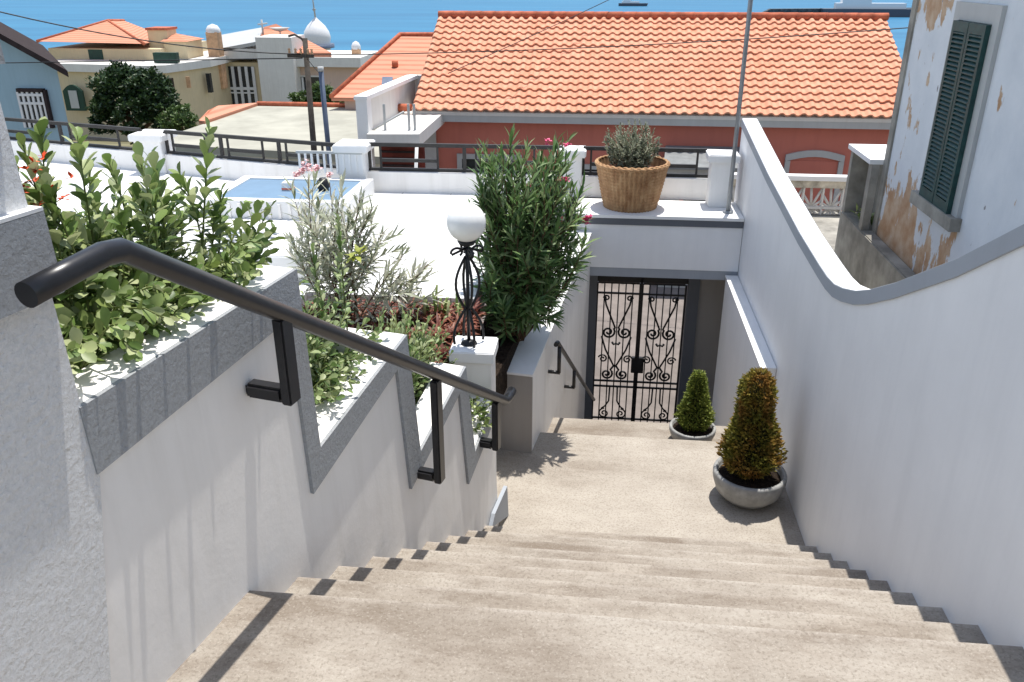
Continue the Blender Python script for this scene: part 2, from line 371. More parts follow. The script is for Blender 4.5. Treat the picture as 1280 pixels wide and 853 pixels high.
# grey textured border following every drop
g=MB()
band=[(1.99,-1.16)]+top[1:]+[(5.27,-2.95),(4.72,-3.17),(4.67,-2.46),(3.92,-2.69),(3.89,-1.93),(3.02,-2.13),(3.03,-1.30),(1.99,-1.385)]
g.prism([WP(a,b+0,.018) for a,b in band],Vector((-NX,-NYY,0))*.0175)
o=g.build('border_band','stucco_grey',wall); fixn(o)
# textured pier face (no moulding) and its grey bands
g=MB()
g.prism([WP(a,b,.012) for a,b in [(-2.5,-.10),(2.0,-.10),(2.0,-1.40),(1.86,-2.0),(1.78,-2.4),(1.7,-4.2),(-2.5,-4.2)]],Vector((-NX,-NYY,0))*.19)
o=g.build('pier_face','stucco_white',wall); fixn(o)
for z0,z1 in ((-.81,-.585),(-.215,-.075)):
    g=MB(); g.prism([WP(a,b,.045) for a,b in [(-2.5,z1),(2.015,z1),(2.015,z0),(-2.5,z0)]],Vector((-NX,-NYY,0))*.26)
    o=g.build('pier_band','stucco_grey',wall); fixn(o)
# white topping of the lower band
g=MB(); g.prism([WP(a,b,.045) for a,b in [(-2.5,-.573),(2.015,-.573),(2.015,-.583),(-2.5,-.583)]],Vector((-NX,-NYY,0))*.05)
o=g.build('band_topping','white_clean',wall); fixn(o)
# cross walls and back walls of the planters
def crosswall(Y,Z,depth=.8,th=.11,zb=-4.3):
    g=MB(); g.prism([WP(Y,zb,-.161),WP(Y-th,zb,-.161),WP(Y-th,Z,-.161),WP(Y,Z,-.161)],Vector((-NX,-NYY,0))*depth); fixn(g.build('cross_wall','white',wall))
for Y,Z in ((1.99,-.6),(3.12,-1.125),(4.03,-1.795),(4.79,-2.335)): crosswall(Y,Z)
for a,b,Z in ((2.0,3.0,-1.18),(3.12,3.9,-1.95),(4.04,4.66,-2.45)):
    g=MB(); g.prism([WP(a,-4.3,-.85),WP(b,-4.3,-.85),WP(b,Z,-.85),WP(a,Z,-.85)],Vector((-NX,-NYY,0))*.11); fixn(g.build('back_wall','white',wall))
for a,b,Z in ((1.99,3.01,-1.32),(3.121,3.92,-2.05),(4.035,4.68,-2.62),(4.8,5.26,-3.12)):
    g=MB(); g.prism([WP(a,Z,-.162),WP(b,Z,-.162),WP(b,Z,-.85),WP(a,Z,-.85)],(0,0,-.2)); fixn(g.build('soil','soil',wall))
# grey shoe at the foot of the last bay
g=MB(); g.prism([WP(5.05,-3.75,.004),WP(5.40,-3.89,.004),WP(5.40,-3.62,.004),WP(5.12,-3.68,.004)],Vector((NX,NYY,0))*.03); fixn(g.build('foot_skirting','cap_grey',wall))
# ------------------------------------------------------------------ lamp pillar + lamp
pl=thing('lamp_pillar','square white pillar at the lower end of the planter wall, carrying the globe lamp','pillar',(-.85,5.42,-3.89))
g=MB(); g.box(-.975,-.70,5.28,5.54,-4.0,-2.54); g.build('pillar_shaft','white',pl,bevel=.006)
g=MB(); g.box(-.995,-.68,5.262,5.56,-2.54,-2.455); g.build('pillar_cap','white_clean',pl,bevel=.008)
lamp=thing('globe_lamp','black wrought iron garden lamp with round white globe on the square pillar','lamp',(-.875,5.42,-2.455))
lx,ly=-.875,5.42
g=MB(); g.tube([(lx,ly,-2.455),(lx,ly,-1.71)],.013,8); g.lathe([(.0,0),(.06,0),(.055,.012),(.016,.03)],(lx,ly,-2.455),16); g.build('post','iron',lamp)
for k in range(4):
    a=k*math.pi/2+.5; c,s_=math.cos(a),math.sin(a)
    pth=[]
    for t in range(13):
        u=t/12; zz=-1.80-.38*u; rr=.012+.075*math.sin(math.pi*min(1,u*.95))**1.0
        pth.append((lx+c*rr,ly+s_*rr,zz))
    g=MB(); g.tube(pth,.010,6); g.build('cage_rod','iron',lamp)
    pth=[]
    for t in range(15):
        ang=-.5+t/14*4.6; rr=.075+.04*math.cos(ang); zz=-1.765+.03*math.sin(ang)
        pth.append((lx+c*rr,ly+s_*rr,zz))
    pth=[(lx+c*.012,ly+s_*.012,-1.745)]+pth
    g=MB(); g.tube(pth,.009,6); g.build('top_scroll','iron',lamp)
    pth=[(lx+c*(.012+.10*math.sin(t/8*math.pi*.6)),ly+s_*(.012+.10*math.sin(t/8*math.pi*.6)),-2.17-.27*t/8) for t in range(9)]
    g=MB(); g.tube(pth,.010,6); g.build('foot_scroll','iron',lamp)
g=MB(); g.lathe([(0,-.015),(.05,-.012),(.065,.015),(.05,.02),(0,.02)],(lx,ly,-1.705),20); g.build('lamp_cup','iron',lamp)
g=MB(); g.lathe([(.133*math.sin(math.pi*i/20)+1e-4,-.133*math.cos(math.pi*i/20)) for i in range(21)],(lx,ly,-1.563),32); g.build('globe','lampglass',lamp)
# ------------------------------------------------------------------ handrail
hr=thing('handrail','thick black metal handrail on brackets along the left wall','handrail',tuple(WP(3.5,-1.7,.15)))
OFF=.155
def HP(Y,Z,off=OFF): return WP(Y,Z,off+.036*(Z+2.3))
path=[HP(1.765,-.708),HP(1.9,-.695),HP(2.01,-.685),HP(2.07,-.692),HP(2.13,-.73)]
for t in range(1,13):
    Y=2.13+(5.13-2.13)*t/12; path.append(HP(Y,-.73+(-2.73+.73)*(t/12)))
path+= [HP(5.18,-2.745),HP(5.24,-2.745),HP(5.30,-2.735)]
g=MB(); g.tube(path,.034,20); o=g.build('rail_tube','rail',hr)
for Yp,zt,zb in ((2.74,-1.15,-1.50),(4.03,-2.03,-2.68),(4.97,-2.65,-3.02)):
    g=MB(); p=HP(Yp,-2.3); d=Vector((.2177,.976,0)); n=Vector((NX,NYY,0))
    a=p-d*.036; b=p+d*.036
    # flat upright
    q=[a-n*.022,b-n*.022,b+n*.022,a+n*.022]
    V=[(v.x,v.y,zt) for v in q]+[(v.x,v.y,zb) for v in q]
    g.quadstrip(V,[(0,1,2,3),(7,6,5,4),(0,4,5,1),(1,5,6,2),(2,6,7,3),(3,7,4,0)]); o=g.build('bracket_upright','rail',hr,bevel=.006); fixn(o)
    g=MB(); u=p-n*.02; v=Vector((WP(Yp,zb).x,WP(Yp,zb).y,0)); q=[u-d*.032,u+d*.032,v+d*.032,v-d*.032]
    V=[(w_.x,w_.y,zb+.062) for w_ in q]+[(w_.x,w_.y,zb+.002) for w_ in q]
    g.quadstrip(V,[(0,1,2,3),(7,6,5,4),(0,4,5,1),(1,5,6,2),(2,6,7,3),(3,7,4,0)]); fixn(g.build('bracket_arm','rail',hr,bevel=.012))
# ------------------------------------------------------------------ second retaining wall + rail
PX,PY=-.49,6.33; QX,QY=-.06,9.3
dd=Vector((QX-PX,QY-PY,0)).normalized(); nn=Vector((dd.y,-dd.x,0))
def PW(Y,Z,off=0):
    t=(Y-PY)/dd.y; return Vector((PX+dd.x*t,Y,Z))+nn*off
rw=thing('retaining_wall','blunt grey-ended wall beyond the lamp pillar, leading down to the iron gate','wall',(-.6,6.4,-3.89))
g=MB(); g.prism([PW(6.33,-3.14),PW(6.33,-6.4),PW(9.298,-6.4),PW(9.298,-2.76)],-nn*.29); o=g.build('wall_body','white',rw); fixn(o)
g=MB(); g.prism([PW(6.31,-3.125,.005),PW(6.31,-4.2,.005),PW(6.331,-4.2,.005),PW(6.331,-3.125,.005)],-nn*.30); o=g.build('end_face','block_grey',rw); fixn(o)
g=MB(); g.prism([PW(6.30,-3.137,.012),PW(9.25,-2.757,.012),PW(9.25,-2.737,.012),PW(6.30,-3.117,.012)],-nn*.314); o=g.build('coping','white_clean',rw); fixn(o)
h2=thing('handrail','short thin black handrail going down to the iron gate','handrail',tuple(PW(7.5,-3.7,.09)))
g=MB(); g.tube([PW(6.82,-3.06,.10),PW(6.9,-3.07,.10),PW(8.5,-4.28,.10),PW(9.4,-4.95,.10)],.02,12); g.build('rail_tube','rail',h2)
for Yp,zt,zb in ((7.0,-3.16,-3.42),(7.85,-3.8,-4.0)):
    g=MB(); g.tube([PW(Yp,zt,.10),PW(Yp,zb,.10)],.018,8); g.tube([PW(Yp,zb,.11),PW(Yp,zb,0)],.018,8); g.build('bracket','rail',h2)
# small wall closing the planting bed behind the pillar
g=MB(); g.box(-1.0,-.80,5.55,6.62,-4.2,-3.14); tag(g.build('bed_wall','white',loc=(-.9,6,-3.9)),'low white wall between the lamp pillar and the grey-ended wall','wall')
# ------------------------------------------------------------------ RIGHT tall wall
tw=thing('boundary_wall','tall smooth pale blue-white wall with a swooping top on the right of the stairs','wall',(1.7,4,-3))
ctrl=[(-1.0,1.62),(0.5,.72),(1.8,-.03),(2.6,-.50),(3.28,-.90),(3.76,-1.19),(4.46,-1.56),(4.85,-1.745),(5.1,-1.845),(5.35,-1.92),(5.55,-1.965),(5.75,-1.98),(6.0,-1.975),(6.7,-1.945),(7.42,-1.885),(8.27,-1.815),(9.36,-1.69),(10.14,-1.60)]
def rx(Y): return 1.60+(.025 if Y>5 else .005*max(0,Y))
g=MB()
lo=[(Y,-6.4) for Y,_ in ctrl]
n=len(ctrl); pts=[]
for (Y,Z) in ctrl: pts+=[(rx(Y),Y,-6.4),(rx(Y),Y,Z),(rx(Y)+.15,Y,Z),(rx(Y)+.15,Y,-6.4)]
f=[]
for i in range(n-1):
    a=4*i; b=a+4
    for k in range(3): f.append((a+k,a+k+1,b+k+1,b+k))
f+=[(0,3,2,1),(4*(n-1),4*(n-1)+1,4*(n-1)+2,4*(n-1)+3)]
g.quadstrip(pts,f); o=g.build('wall_body','white_right',tw); fixn(o)
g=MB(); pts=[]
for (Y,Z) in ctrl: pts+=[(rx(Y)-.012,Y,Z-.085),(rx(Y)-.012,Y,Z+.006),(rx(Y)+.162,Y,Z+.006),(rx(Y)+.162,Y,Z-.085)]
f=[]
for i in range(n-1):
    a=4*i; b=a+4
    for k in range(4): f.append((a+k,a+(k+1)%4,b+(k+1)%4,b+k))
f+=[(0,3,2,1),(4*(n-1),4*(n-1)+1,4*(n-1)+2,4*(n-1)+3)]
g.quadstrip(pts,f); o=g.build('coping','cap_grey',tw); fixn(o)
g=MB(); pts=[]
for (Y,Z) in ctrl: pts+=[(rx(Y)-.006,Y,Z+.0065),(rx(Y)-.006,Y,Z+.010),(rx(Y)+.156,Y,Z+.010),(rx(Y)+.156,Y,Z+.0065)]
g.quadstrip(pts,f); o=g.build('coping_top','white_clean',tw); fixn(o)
lw=thing('low_wall','low wall with a bright flat top between the round pots and the gate','wall',(1.5,7.5,-3.9))
g=MB(); g.box(1.49,1.62,6.85,9.28,-6.3,-3.23); g.build('wall_body','white_right',lw)
g=MB(); g.box(1.48,1.62,6.84,9.285,-3.23,-3.21); g.build('coping','white_clean',lw)
# ------------------------------------------------------------------ gate portal
pt=thing('gate_portal','pale beam with a dark line along its top, above the iron gate','beam',(.7,9.5,-3))
g=MB(); g.box(-.25,1.62,9.3,10.28,-3.17,-2.655); g.build('beam','white_right',pt)
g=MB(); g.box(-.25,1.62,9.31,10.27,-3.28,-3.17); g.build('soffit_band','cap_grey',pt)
g=MB(); g.box(-.25,1.62,9.285,9.34,-2.655,-2.575); g.build('dark_trim','cap_dark',pt)
g=MB(); g.box(-.25,1.62,9.27,10.0,-2.575,-2.54); g.build('slab_edge','white_clean',pt)
g=MB(); g.box(-.25,.035,9.97,10.28,-6.3,-3.282); g.build('jamb','cap_dark',pt)
g=MB(); g.box(1.16,1.30,9.97,10.1,-6.3,-3.282); g.build('jamb','cap_dark',pt)
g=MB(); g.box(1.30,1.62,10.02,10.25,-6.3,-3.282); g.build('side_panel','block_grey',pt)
# ------------------------------------------------------------------ iron gate
gate=thing('iron_gate','black wrought iron double gate with scrolls under the pale beam','gate',(.6,10.03,-5.87))
GY=10.04
def spiral(cx,cz,r,turns,a0,sgn,n=22):
    return [(cx+sgn*(r*(1-.82*t/n))*math.cos(a0+turns*2*math.pi*t/n),GY,cz+(r*(1-.82*t/n))*math.sin(a0+turns*2*math.pi*t/n)) for t in range(n+1)]
def bar(g,x,z0,z1,r=.008): g.tube([(x,GY,z0),(x,GY,z1)],r,6)
for side,(x0,x1) in enumerate(((.04,.575),(.605,1.14))):
    zt,zb=-3.62,-5.84; cx=(x0+x1)/2; w=(x1-x0)
    g=MB()
    for x in (x0,x1): g.box(x-.012,x+.012,GY-.012,GY+.012,zb,zt)
    for z_ in (zt,-3.76,-5.0,-5.08,zb,-5.56): g.box(x0+.012,x1-.012,GY-.010,GY+.010,z_-.012,z_+.012)
    leafo=g.build('gate_leaf','iron',gate)
    for k in range(1,6):
        g=MB(); bar(g,x0+w*k/6,zb,zt,.008); g.build('bar','iron',leafo)
    for sg in (-1,1):
        # upper V with curls at both ends
        g=MB()
        g.tube([(cx+sg*.17,GY,-3.80),(cx+sg*.15,GY,-3.92),(cx+sg*.02,GY,-4.24)],.012,6)
        g.tube(spiral(cx+sg*.145,-3.83,.04,1.2,math.pi*.0,sg),.011,6)
        g.tube([(cx+sg*.02,GY,-4.24)]+spiral(cx+sg*.105,-4.30,.085,1.6,math.pi*.8,sg),.014,6); g.build('scroll','iron',leafo)
        g=MB()
        g.tube([(cx+sg*.19,GY,-4.36),(cx+sg*.13,GY,-4.55),(cx+sg*.015,GY,-4.78)],.012,6)
        g.tube(spiral(cx+sg*.16,-4.68,.06,1.4,math.pi*.1,sg),.011,6)
        g.tube([(cx+sg*.015,GY,-4.78)]+spiral(cx+sg*.10,-4.90,.078,1.6,math.pi*.7,sg),.014,6); g.build('scroll','iron',leafo)
        g=MB()
        g.tube([(cx+sg*.05,GY,-5.09),(cx+sg*.055,GY,-5.3),(cx+sg*.10,GY,-5.38),(cx+sg*.15,GY,-5.42)],.011,6)
        g.tube(spiral(cx+sg*.11,-5.49,.075,1.5,math.pi*.5,-sg),.011,6)
        g.tube(spiral(cx+sg*.12,-5.70,.085,1.4,math.pi*.4,sg),.015,6); g.build('scroll','iron',leafo)
    g=MB(); g.tube([(cx-.05,GY,-4.44),(cx-.03,GY,-4.47),(cx,GY,-4.455),(cx+.03,GY,-4.47),(cx+.05,GY,-4.44)],.016,6); g.build('rosette','iron',leafo)
g=MB(); g.box(.52,.68,GY-.03,GY+.03,-4.86,-4.64); g.build('lock_box','iron',gate,bevel=.006)
g=MB(); g.box(.577,.603,GY-.02,GY+.02,-5.84,-3.5); g.build('meeting_bar','iron',gate)
g=MB(); g.box(.02,1.16,GY-.02,GY+.02,-3.60,-3.5)
for k in range(12): g.box(.06+k*.09,.085+k*.09,GY-.015,GY+.015,-3.5,-3.284)
g.build('top_frame','iron',gate)
# ------------------------------------------------------------------ TERRACE
g=MB()
g.prism([(-9,3.0,-2.54),(-2.45,3.0,-2.54),(-2.45,6.52,-2.54),(-1.0,6.52,-2.54),(-.95,8.1,-2.54),(-.62,8.1,-2.54),(-.42,10.3,-2.54),(-9,12.2,-2.54)],(0,0,-.25))
o=g.build('terrace','terrace'); fixn(o); struct(o)
g=MB(); g.box(-2.5,-.95,4.8,6.52,-3.3,-2.63); struct(g.build('mulch_bed','mulch'))
g=MB(); g.prism([(-1.0,5.6,-3.0),(-.79,5.6,-3.0),(-.40,8.9,-2.85),(-.7,8.9,-2.85),(-1.0,8.2,-2.95)],(0,0,-.3)); o=g.build('planting_soil','soil'); fixn(o); struct(o)
# parapet of the terrace : low wall, pillars, railings
par=thing('terrace_parapet','long low white parapet wall across the back of the terrace, below the grey railings','wall',(-1,10.2,-2.54))
P1=Vector((-6.0,10.9,0)); P2=Vector((-3.0,10.12,0)); P3=Vector((-.33,10.15,0)); P4=Vector((1.42,10.15,0)); P0=Vector((-9.0,11.7,0))
for a,b in ((P0,P1),(P1,P2),(P2,P3),(P3,P4)):
    g=MB(); g.obox(a,b,.08,-2.29,-2.545); g.build('wall_segment','white',par)
def pillar(p,zt,label,w=.15):
    t=thing('terrace_pillar',label,'pillar',(p.x,p.y,-2.54),'white pillars along the terrace')
    g=MB(); g.box(p.x-w,p.x+w,p.y-w,p.y+w,-2.54,zt-.09); g.build('shaft','white_clean',t,bevel=.008)
    g=MB(); g.box(p.x-w-.045,p.x+w+.045,p.y-w-.045,p.y+w+.045,zt-.09,zt); g.build('cap','white_clean',t,bevel=.012)
pillar(P1,-2.02,'leftmost white terrace pillar, in front of the dark tree',.19)
pillar(P2,-1.95,'white terrace pillar beside the blue pool and the dark red boards',.17)
pillar(P3,-1.97,'white terrace pillar half hidden behind the tall oleander',.12)
pillar(Vector((1.40,9.86,0)),-1.93,'white terrace pillar between the wicker basket and the thin grey pole',.13)
def railing(a,b,zt,zb,label,n=3,gap=False):
    t=thing('railing',label,'railing',tuple((a+b)/2+Vector((0,0,zb))),'dark grey metal railings between the terrace pillars')
    d=(b-a); L=d.length; d=d.normalized()
    for z_,h in ((zt,.022),(zb+.02,.018)):
        g=MB(); g.obox(a,b,.022,z_+h,z_-h); g.build('rail_bar','rail_grey',t)
    zm=zt-.62*(zt-zb)
    for k in range(n+1):
        p=a+d*L*k/n; g=MB(); g.box(p.x-.02,p.x+.02,p.y-.02,p.y+.02,zb-.05,zt); g.build('post','rail_grey',t)
    for k in range(n):
        p=a+d*L*(k+.12)/n; q=a+d*L*(k+.72)/n
        g=MB(); g.obox(p,q,.018,zm+.03,zm-.01); g.build('middle_bar','rail_grey',t)
        for q2 in (p,q):
            g=MB(); g.box(q2.x-.012,q2.x+.012,q2.y-.012,q2.y+.012,zb,zt); g.build('upright','rail_grey',t)
railing(P1+Vector((.2,-.05,0)),P2-Vector((.2,-.05,0)),-2.0,-2.29,'long dark railing with a broken middle bar, behind the blue pool',3)
railing(P2+Vector((.18,0,0)),P3-Vector((.13,0,0)),-1.97,-2.29,'dark railing in front of the dark red boards, partly hidden by the oleander',2)
railing(P3+Vector((.13,0,0)),P4-Vector((.05,0,0)),-1.97,-2.29,'dark railing behind the wicker basket',2)
railing(P0,P1-Vector((.2,-.05,0)),-2.0,-2.29,'dark railing under the big dark tree, seen through the leafy bush',2)
# blue pool
pool=thing('plunge_pool','raised rectangular plunge pool with a flat blue surface and white rim','pool',(-3.5,9.3,-2.54))
g=MB(); 
for b in ((-4.35,-2.72,8.72,8.84),(-4.35,-2.72,9.78,9.88),(-4.35,-4.23,8.84,9.78),(-2.84,-2.72,8.84,9.78)): g.box(b[0],b[1],b[2],b[3],-2.54,-2.34)
g.build('basin_wall','white_clean',pool)
g=MB(); g.box(-4.23,-2.84,8.84,9.78,-2.54,-2.355); g.build('blue_surface','poolwater',pool)
for k in range(14):
    g=MB(); g.box(-4.3+k*.115,-4.27+k*.115,8.70,8.718,-2.53,-2.37); g.build('side_slat','white',pool)
pf=thing('picket_fence','short white picket fence with thin uprights behind the blue pool','fence',(-3.2,9.95,-2.54))
g=MB(); g.box(-3.68,-2.86,9.93,9.96,-2.06,-2.03); g.build('top_rail','trimgrey',pf)
for k in range(11): 
    g=MB(); g.box(-3.66+k*.078,-3.635+k*.078,9.935,9.955,-2.3,-2.06); g.build('picket','white_clean',pf)
g=MB(); g.lathe([(0,0),(.055,.0),(.075,.04),(.07,.10),(.04,.14),(0,.15)],(-3.17,9.33,-2.355),14); tag(g.build('dark_basket','iron',loc=(-3.17,9.33,-2.355)),'small round black basket standing on the blue pool surface','basket')
pb=thing('small_box','small white box with a red stripe on the blue pool surface','box',(-3.58,9.3,-2.355))
g=MB(); g.box(-3.64,-3.52,9.25,9.36,-2.355,-2.26); g.build('box_body','white_clean',pb,bevel=.006)
g=MB(); g.box(-3.642,-3.518,9.248,9.362,-2.342,-2.325); g.build('stripe','petal_red',pb)
# white block and grid on terrace
g=MB(); g.box(-3.0,-2.40,6.75,7.45,-2.54,-2.30); tag(g.build('white_block','white_clean',loc=(-2.7,7.1,-2.54),bevel=.01),'square white masonry block on the terrace behind the planter bush','block')
gr=thing('floor_grating','white slatted grating lying on the terrace behind the leafy planter','grating',(-3.2,7.6,-2.53))
for k in range(16):
    g=MB(); g.box(-3.75+k*.075,-3.72+k*.075,7.35,8.05,-2.537,-2.50); g.build('slat','cap_grey',gr)
for k in range(6):
    g=MB(); g.box(-3.75,-2.6,7.37+k*.13,7.40+k*.13,-2.498,-2.48); g.build('cross_bar','white_clean',gr)
# ------------------------------------------------------------------ wicker basket plant
wb=thing('basket_planter','large round woven wicker basket holding a silvery shrub above the gate','planter',(.37,9.68,-2.54))
cx,cy,cz=.37,9.68,-2.54
def wickermesh(g,r0,r1,h,strands=46,rows=26):
    pts=[];f=[]; seg=strands*4; nr=rows*2+1
    for i in range(nr):
        t=i/(nr-1); rr=r0+(r1-r0)*t**.9
        for k in range(seg):
            a=2*math.pi*k/seg
            w=.009*math.cos(strands*a+ (math.pi if (i//2)%2 else 0))*abs(math.sin(i*math.pi/2+.4)) + .007*math.cos(strands*a)
            pts.append((cx+(rr+w)*math.cos(a),cy+(rr+w)*math.sin(a),cz+h*t))
    for i in range(nr-1):
        for k in range(seg): a=i*seg+k;b=i*seg+(k+1)%seg; f.append((a,b,b+seg,a+seg))
    g.quadstrip(pts,f,True)
g=MB(); wickermesh(g,.295,.405,.50); 
g.lathe([(.001,.004),(.29,.004)],(cx,cy,cz),48)
g.lathe([(.28,.02),(.385,.50)][::-1],(cx,cy,cz),48); o=g.build('basket','wicker',wb)
pth=[]
for r_,dz,ph in ((.402,.495,0),(.412,.508,2.0),(.398,.518,4.0)):
    g=MB(); g.tube([(cx+(r_+.006*math.sin(34*a+ph))*math.cos(a),cy+(r_+.006*math.sin(34*a+ph))*math.sin(a),cz+dz+.005*math.cos(34*a+ph)) for a in [2*math.pi*k/160 for k in range(161)]],.015,6,False); g.build('rim_strand','wicker',wb)
g=MB(); g.lathe([(.0,.43),(.2,.44),(.375,.42)],(cx,cy,cz),32); g.build('soil','mulch',wb)
# ------------------------------------------------------------------ stone bowls with topiary
def bowl(t,c,r,h,mat='bowl'):
    g=MB(); pr=[(.45*r,0),(.62*r,.05*h),(.88*r,.35*h),(.99*r,.72*h),(1.0*r,.93*h),(.97*r,1.0*h),(.90*r,1.0*h),(.86*r,.93*h),(.84*r,.7*h),(.0,.66*h)]
    g.lathe([(0.001,0)]+pr,c,48); g.build('bowl',mat,t)
    g=MB(); g.lathe([(.0,.86*h),(.5*r,.84*h),(.872*r,.80*h)],c,32); g.build('soil','soil',t)
tp=thing('topiary_pot','taller browning cone-shaped conifer in the large grey stone bowl','potted plant',(1.285,5.82,-3.89))
bowl(tp,(1.285,5.82,-3.89),.285,.26)
tp2=thing('topiary_pot','small bright green cone-shaped conifer in a low grey bowl nearest the gate','potted plant',(.965,6.98,-4.07))
bowl(tp2,(.965,6.97,-4.07),.215,.17)
# ================================================================== FOLIAGE
def leaf(g,base,d,up,L,W,kind='paddle',curl=.15,fold=.25):
    d=d.normalized(); s=d.cross(up); 
    if s.length<1e-4: s=d.cross(Vector((1,0,0)))
    s.normalize(); u=s.cross(d).normalized()
    T={'paddle':[(0,.10),(.3,.55),(.62,1.0),(.86,.78),(1.0,.12)],'lance':[(0,.15),(.3,.9),(.65,.8),(1.0,.05)],'oval':[(0,.2),(.5,1.0),(1.0,.15)]}[kind]
    pts=[]
    for t,w in T:
        c=base+d*L*t-u*(curl*L*t*t)
        pts+=[c-s*W*w*.5+u*W*w*fold*.5,c,c+s*W*w*.5+u*W*w*fold*.5]
    f=[]
    for i in range(len(T)-1):
        a=3*i; f+=[(a,a+1,a+4,a+3),(a+1,a+2,a+5,a+4)]
    g.quadstrip(pts,f,True)
rnd=random.random
def ru(a,b): return a+(b-a)*rnd()
def rdir(zmin=-1,zmax=1):
    z=ru(zmin,zmax); a=ru(0,2*math.pi); r=math.sqrt(max(0,1-z*z)); return Vector((r*math.cos(a),r*math.sin(a),z))
def stem_leaves(gl,gs,path,n,L,W,kind='paddle',start=.35,rs=.006,droop=.2,spread=.9,r_end=None):
    """leafy stem: leaves spiral up the path"""
    P=[Vector(p) for p in path]; m=len(P)-1
    gs.tube(P,[rs*(1-.6*i/m) for i in range(m+1)],5)
    a=ru(0,6)
    for k in range(n):
        t=start+(1-start)*(k+.5)/n; x=t*m; i=min(int(x),m-1); p=P[i].lerp(P[i+1],x-i); ax=(P[i+1]-P[i]).normalized()
        a+=2.4; o=ax.orthogonal().normalized(); o2=ax.cross(o)
        q=(k+.5)/n
        dr=(o*math.cos(a)+o2*math.sin(a))*spread*(1.15-.75*q)+ax*(.35+.9*q)+Vector((0,0,-droop*(1-q)))
        sc=(.75+.5*rnd())*(1.0 if q<.85 else .75)
        leaf(gl,p,dr+rdir()*.18,ax+Vector((0,0,.3)),L*sc,W*sc,kind,ru(.0,.3),ru(.1,.4))
def curve(p,q,sag=.1,n=6,j=.02):
    p=Vector(p);q=Vector(q); o=rdir()*j*3
    return [p.lerp(q,i/n)+o*math.sin(math.pi*i/n)+Vector((0,0,sag*math.sin(math.pi*i/n))) for i in range(n+1)]
def in_planter(Y,off,Z): return WP(Y,Z,off)
# --- bush 1: large bush in the nearest planter
b1=thing('leafy_bush','big yellow-green bush with paddle leaves in the nearest planter','bush',tuple(WP(2.6,-1.32,-.45)))
gl=MB(); gs=MB()
for k in range(270):
    Yr=ru(2.1,3.0); offr=ru(-.7,-.25)
    Y=ru(1.98,3.42); off=ru(-1.0,-.12)
    zt=-.66-.26*(Y-2.0)/1.1+ru(-.48,.10)
    if off>-.30: zt=min(zt,-.92+ru(-.25,.0)); 
    stem_leaves(gl,gs,curve(WP(Yr,-1.33,offr),WP(Y,zt,off),.04,5),19,.070,.038,start=.25)
# taller shoots
for (Y,off,z_,n) in ((3.2,-.35,-.60,30),(2.36,-.37,-.50,26),(2.50,-.44,-.48,26),(2.62,-.42,-.52,24),(2.24,-.40,-.50,24),(2.86,-.38,-.72,22),(3.02,-.5,-.68,22),(2.75,-.3,-.62,20),(3.38,-.3,-.95,22),(3.45,-.3,-1.08,22)):
    stem_leaves(gl,gs,curve(WP(min(Y,3.0)-.05,-1.3,off),WP(Y,z_,off),.02,6,.015),n,.078,.044,start=.35)
for k in range(26):
    Y=ru(2.1,3.45); off=ru(-.6,-.25); stem_leaves(gl,gs,curve(WP(min(Y,3.0),-1.3,off),WP(Y,-.62-.26*(Y-2.2)+ru(-.1,.12),off),.02,6,.015),20,.072,.040,start=.4)
# low, overhanging shoots spilling over the wall
for k in range(42):
    Y=ru(2.05,3.1); stem_leaves(gl,gs,curve(WP(Y+ru(-.1,.1),-1.33,-.3),WP(Y,-1.05+ru(-.06,.12),ru(-.12,.03)),.08,5),10,.06,.034,start=.3)
gs.build('stems','greenstem',b1); gl.build('foliage','leaf_lime',b1)
for k in range(26):
    g=MB(); c=WP(2.34+ru(-.09,.09),-.60+ru(-.09,.06),-.33+ru(-.05,.05)); 
    for q in range(5): leaf(g,c,rdir(-.3,1),Vector((0,0,1)),.022,.014,'oval')
    g.build('flower','petal_red',b1)

# --- bush 2
b2=thing('leafy_bush','upright grey-green bush with one tall lily-like stalk in the second planter','bush',tuple(WP(3.6,-2.05,-.4)))
gl=MB(); gs=MB()
for k in range(170):
    Yr=ru(3.25,3.85); offr=ru(-.7,-.25); Y=ru(3.2,4.12); off=ru(-.85,-.13)
    zt=-1.58-.15*(Y-3.2)+ru(-.3,.12)
    stem_leaves(gl,gs,curve(WP(Yr,-2.05,offr),WP(Y,zt,off),.03,5),16,.058,.030,start=.2)
for (Y,off,z_,n) in ((4.0,-.30,-1.17,46),(3.92,-.42,-1.32,30),(4.1,-.4,-1.42,26),(3.75,-.3,-1.45,22)):
    stem_leaves(gl,gs,curve(WP(Y-.05,-2.0,off),WP(Y,z_,off),.0,6,.008),n,.055,.026,start=.3,spread=.8)
for k in range(45):
    Y=ru(3.2,3.95); stem_leaves(gl,gs,curve(WP(Y,-2.05,-.3),WP(Y+ru(-.1,.1),-1.83+ru(-.05,.1),ru(-.14,.0)),.06,5),9,.048,.026,start=.3)
gs.build('stems','greenstem',b2); gl.build('foliage','leaf_mix',b2)
g=MB()
for q in range(14): leaf(g,WP(4.0,-1.36,-.22)+rdir()*.02,rdir(-.1,.8),Vector((0,0,1)),.07,.03,'lance')
g.build('yellow_shoot',leafmat('bright_yellow_shoot',[(.38,.42,.08),(.33,.36,.07)],.3),b2)
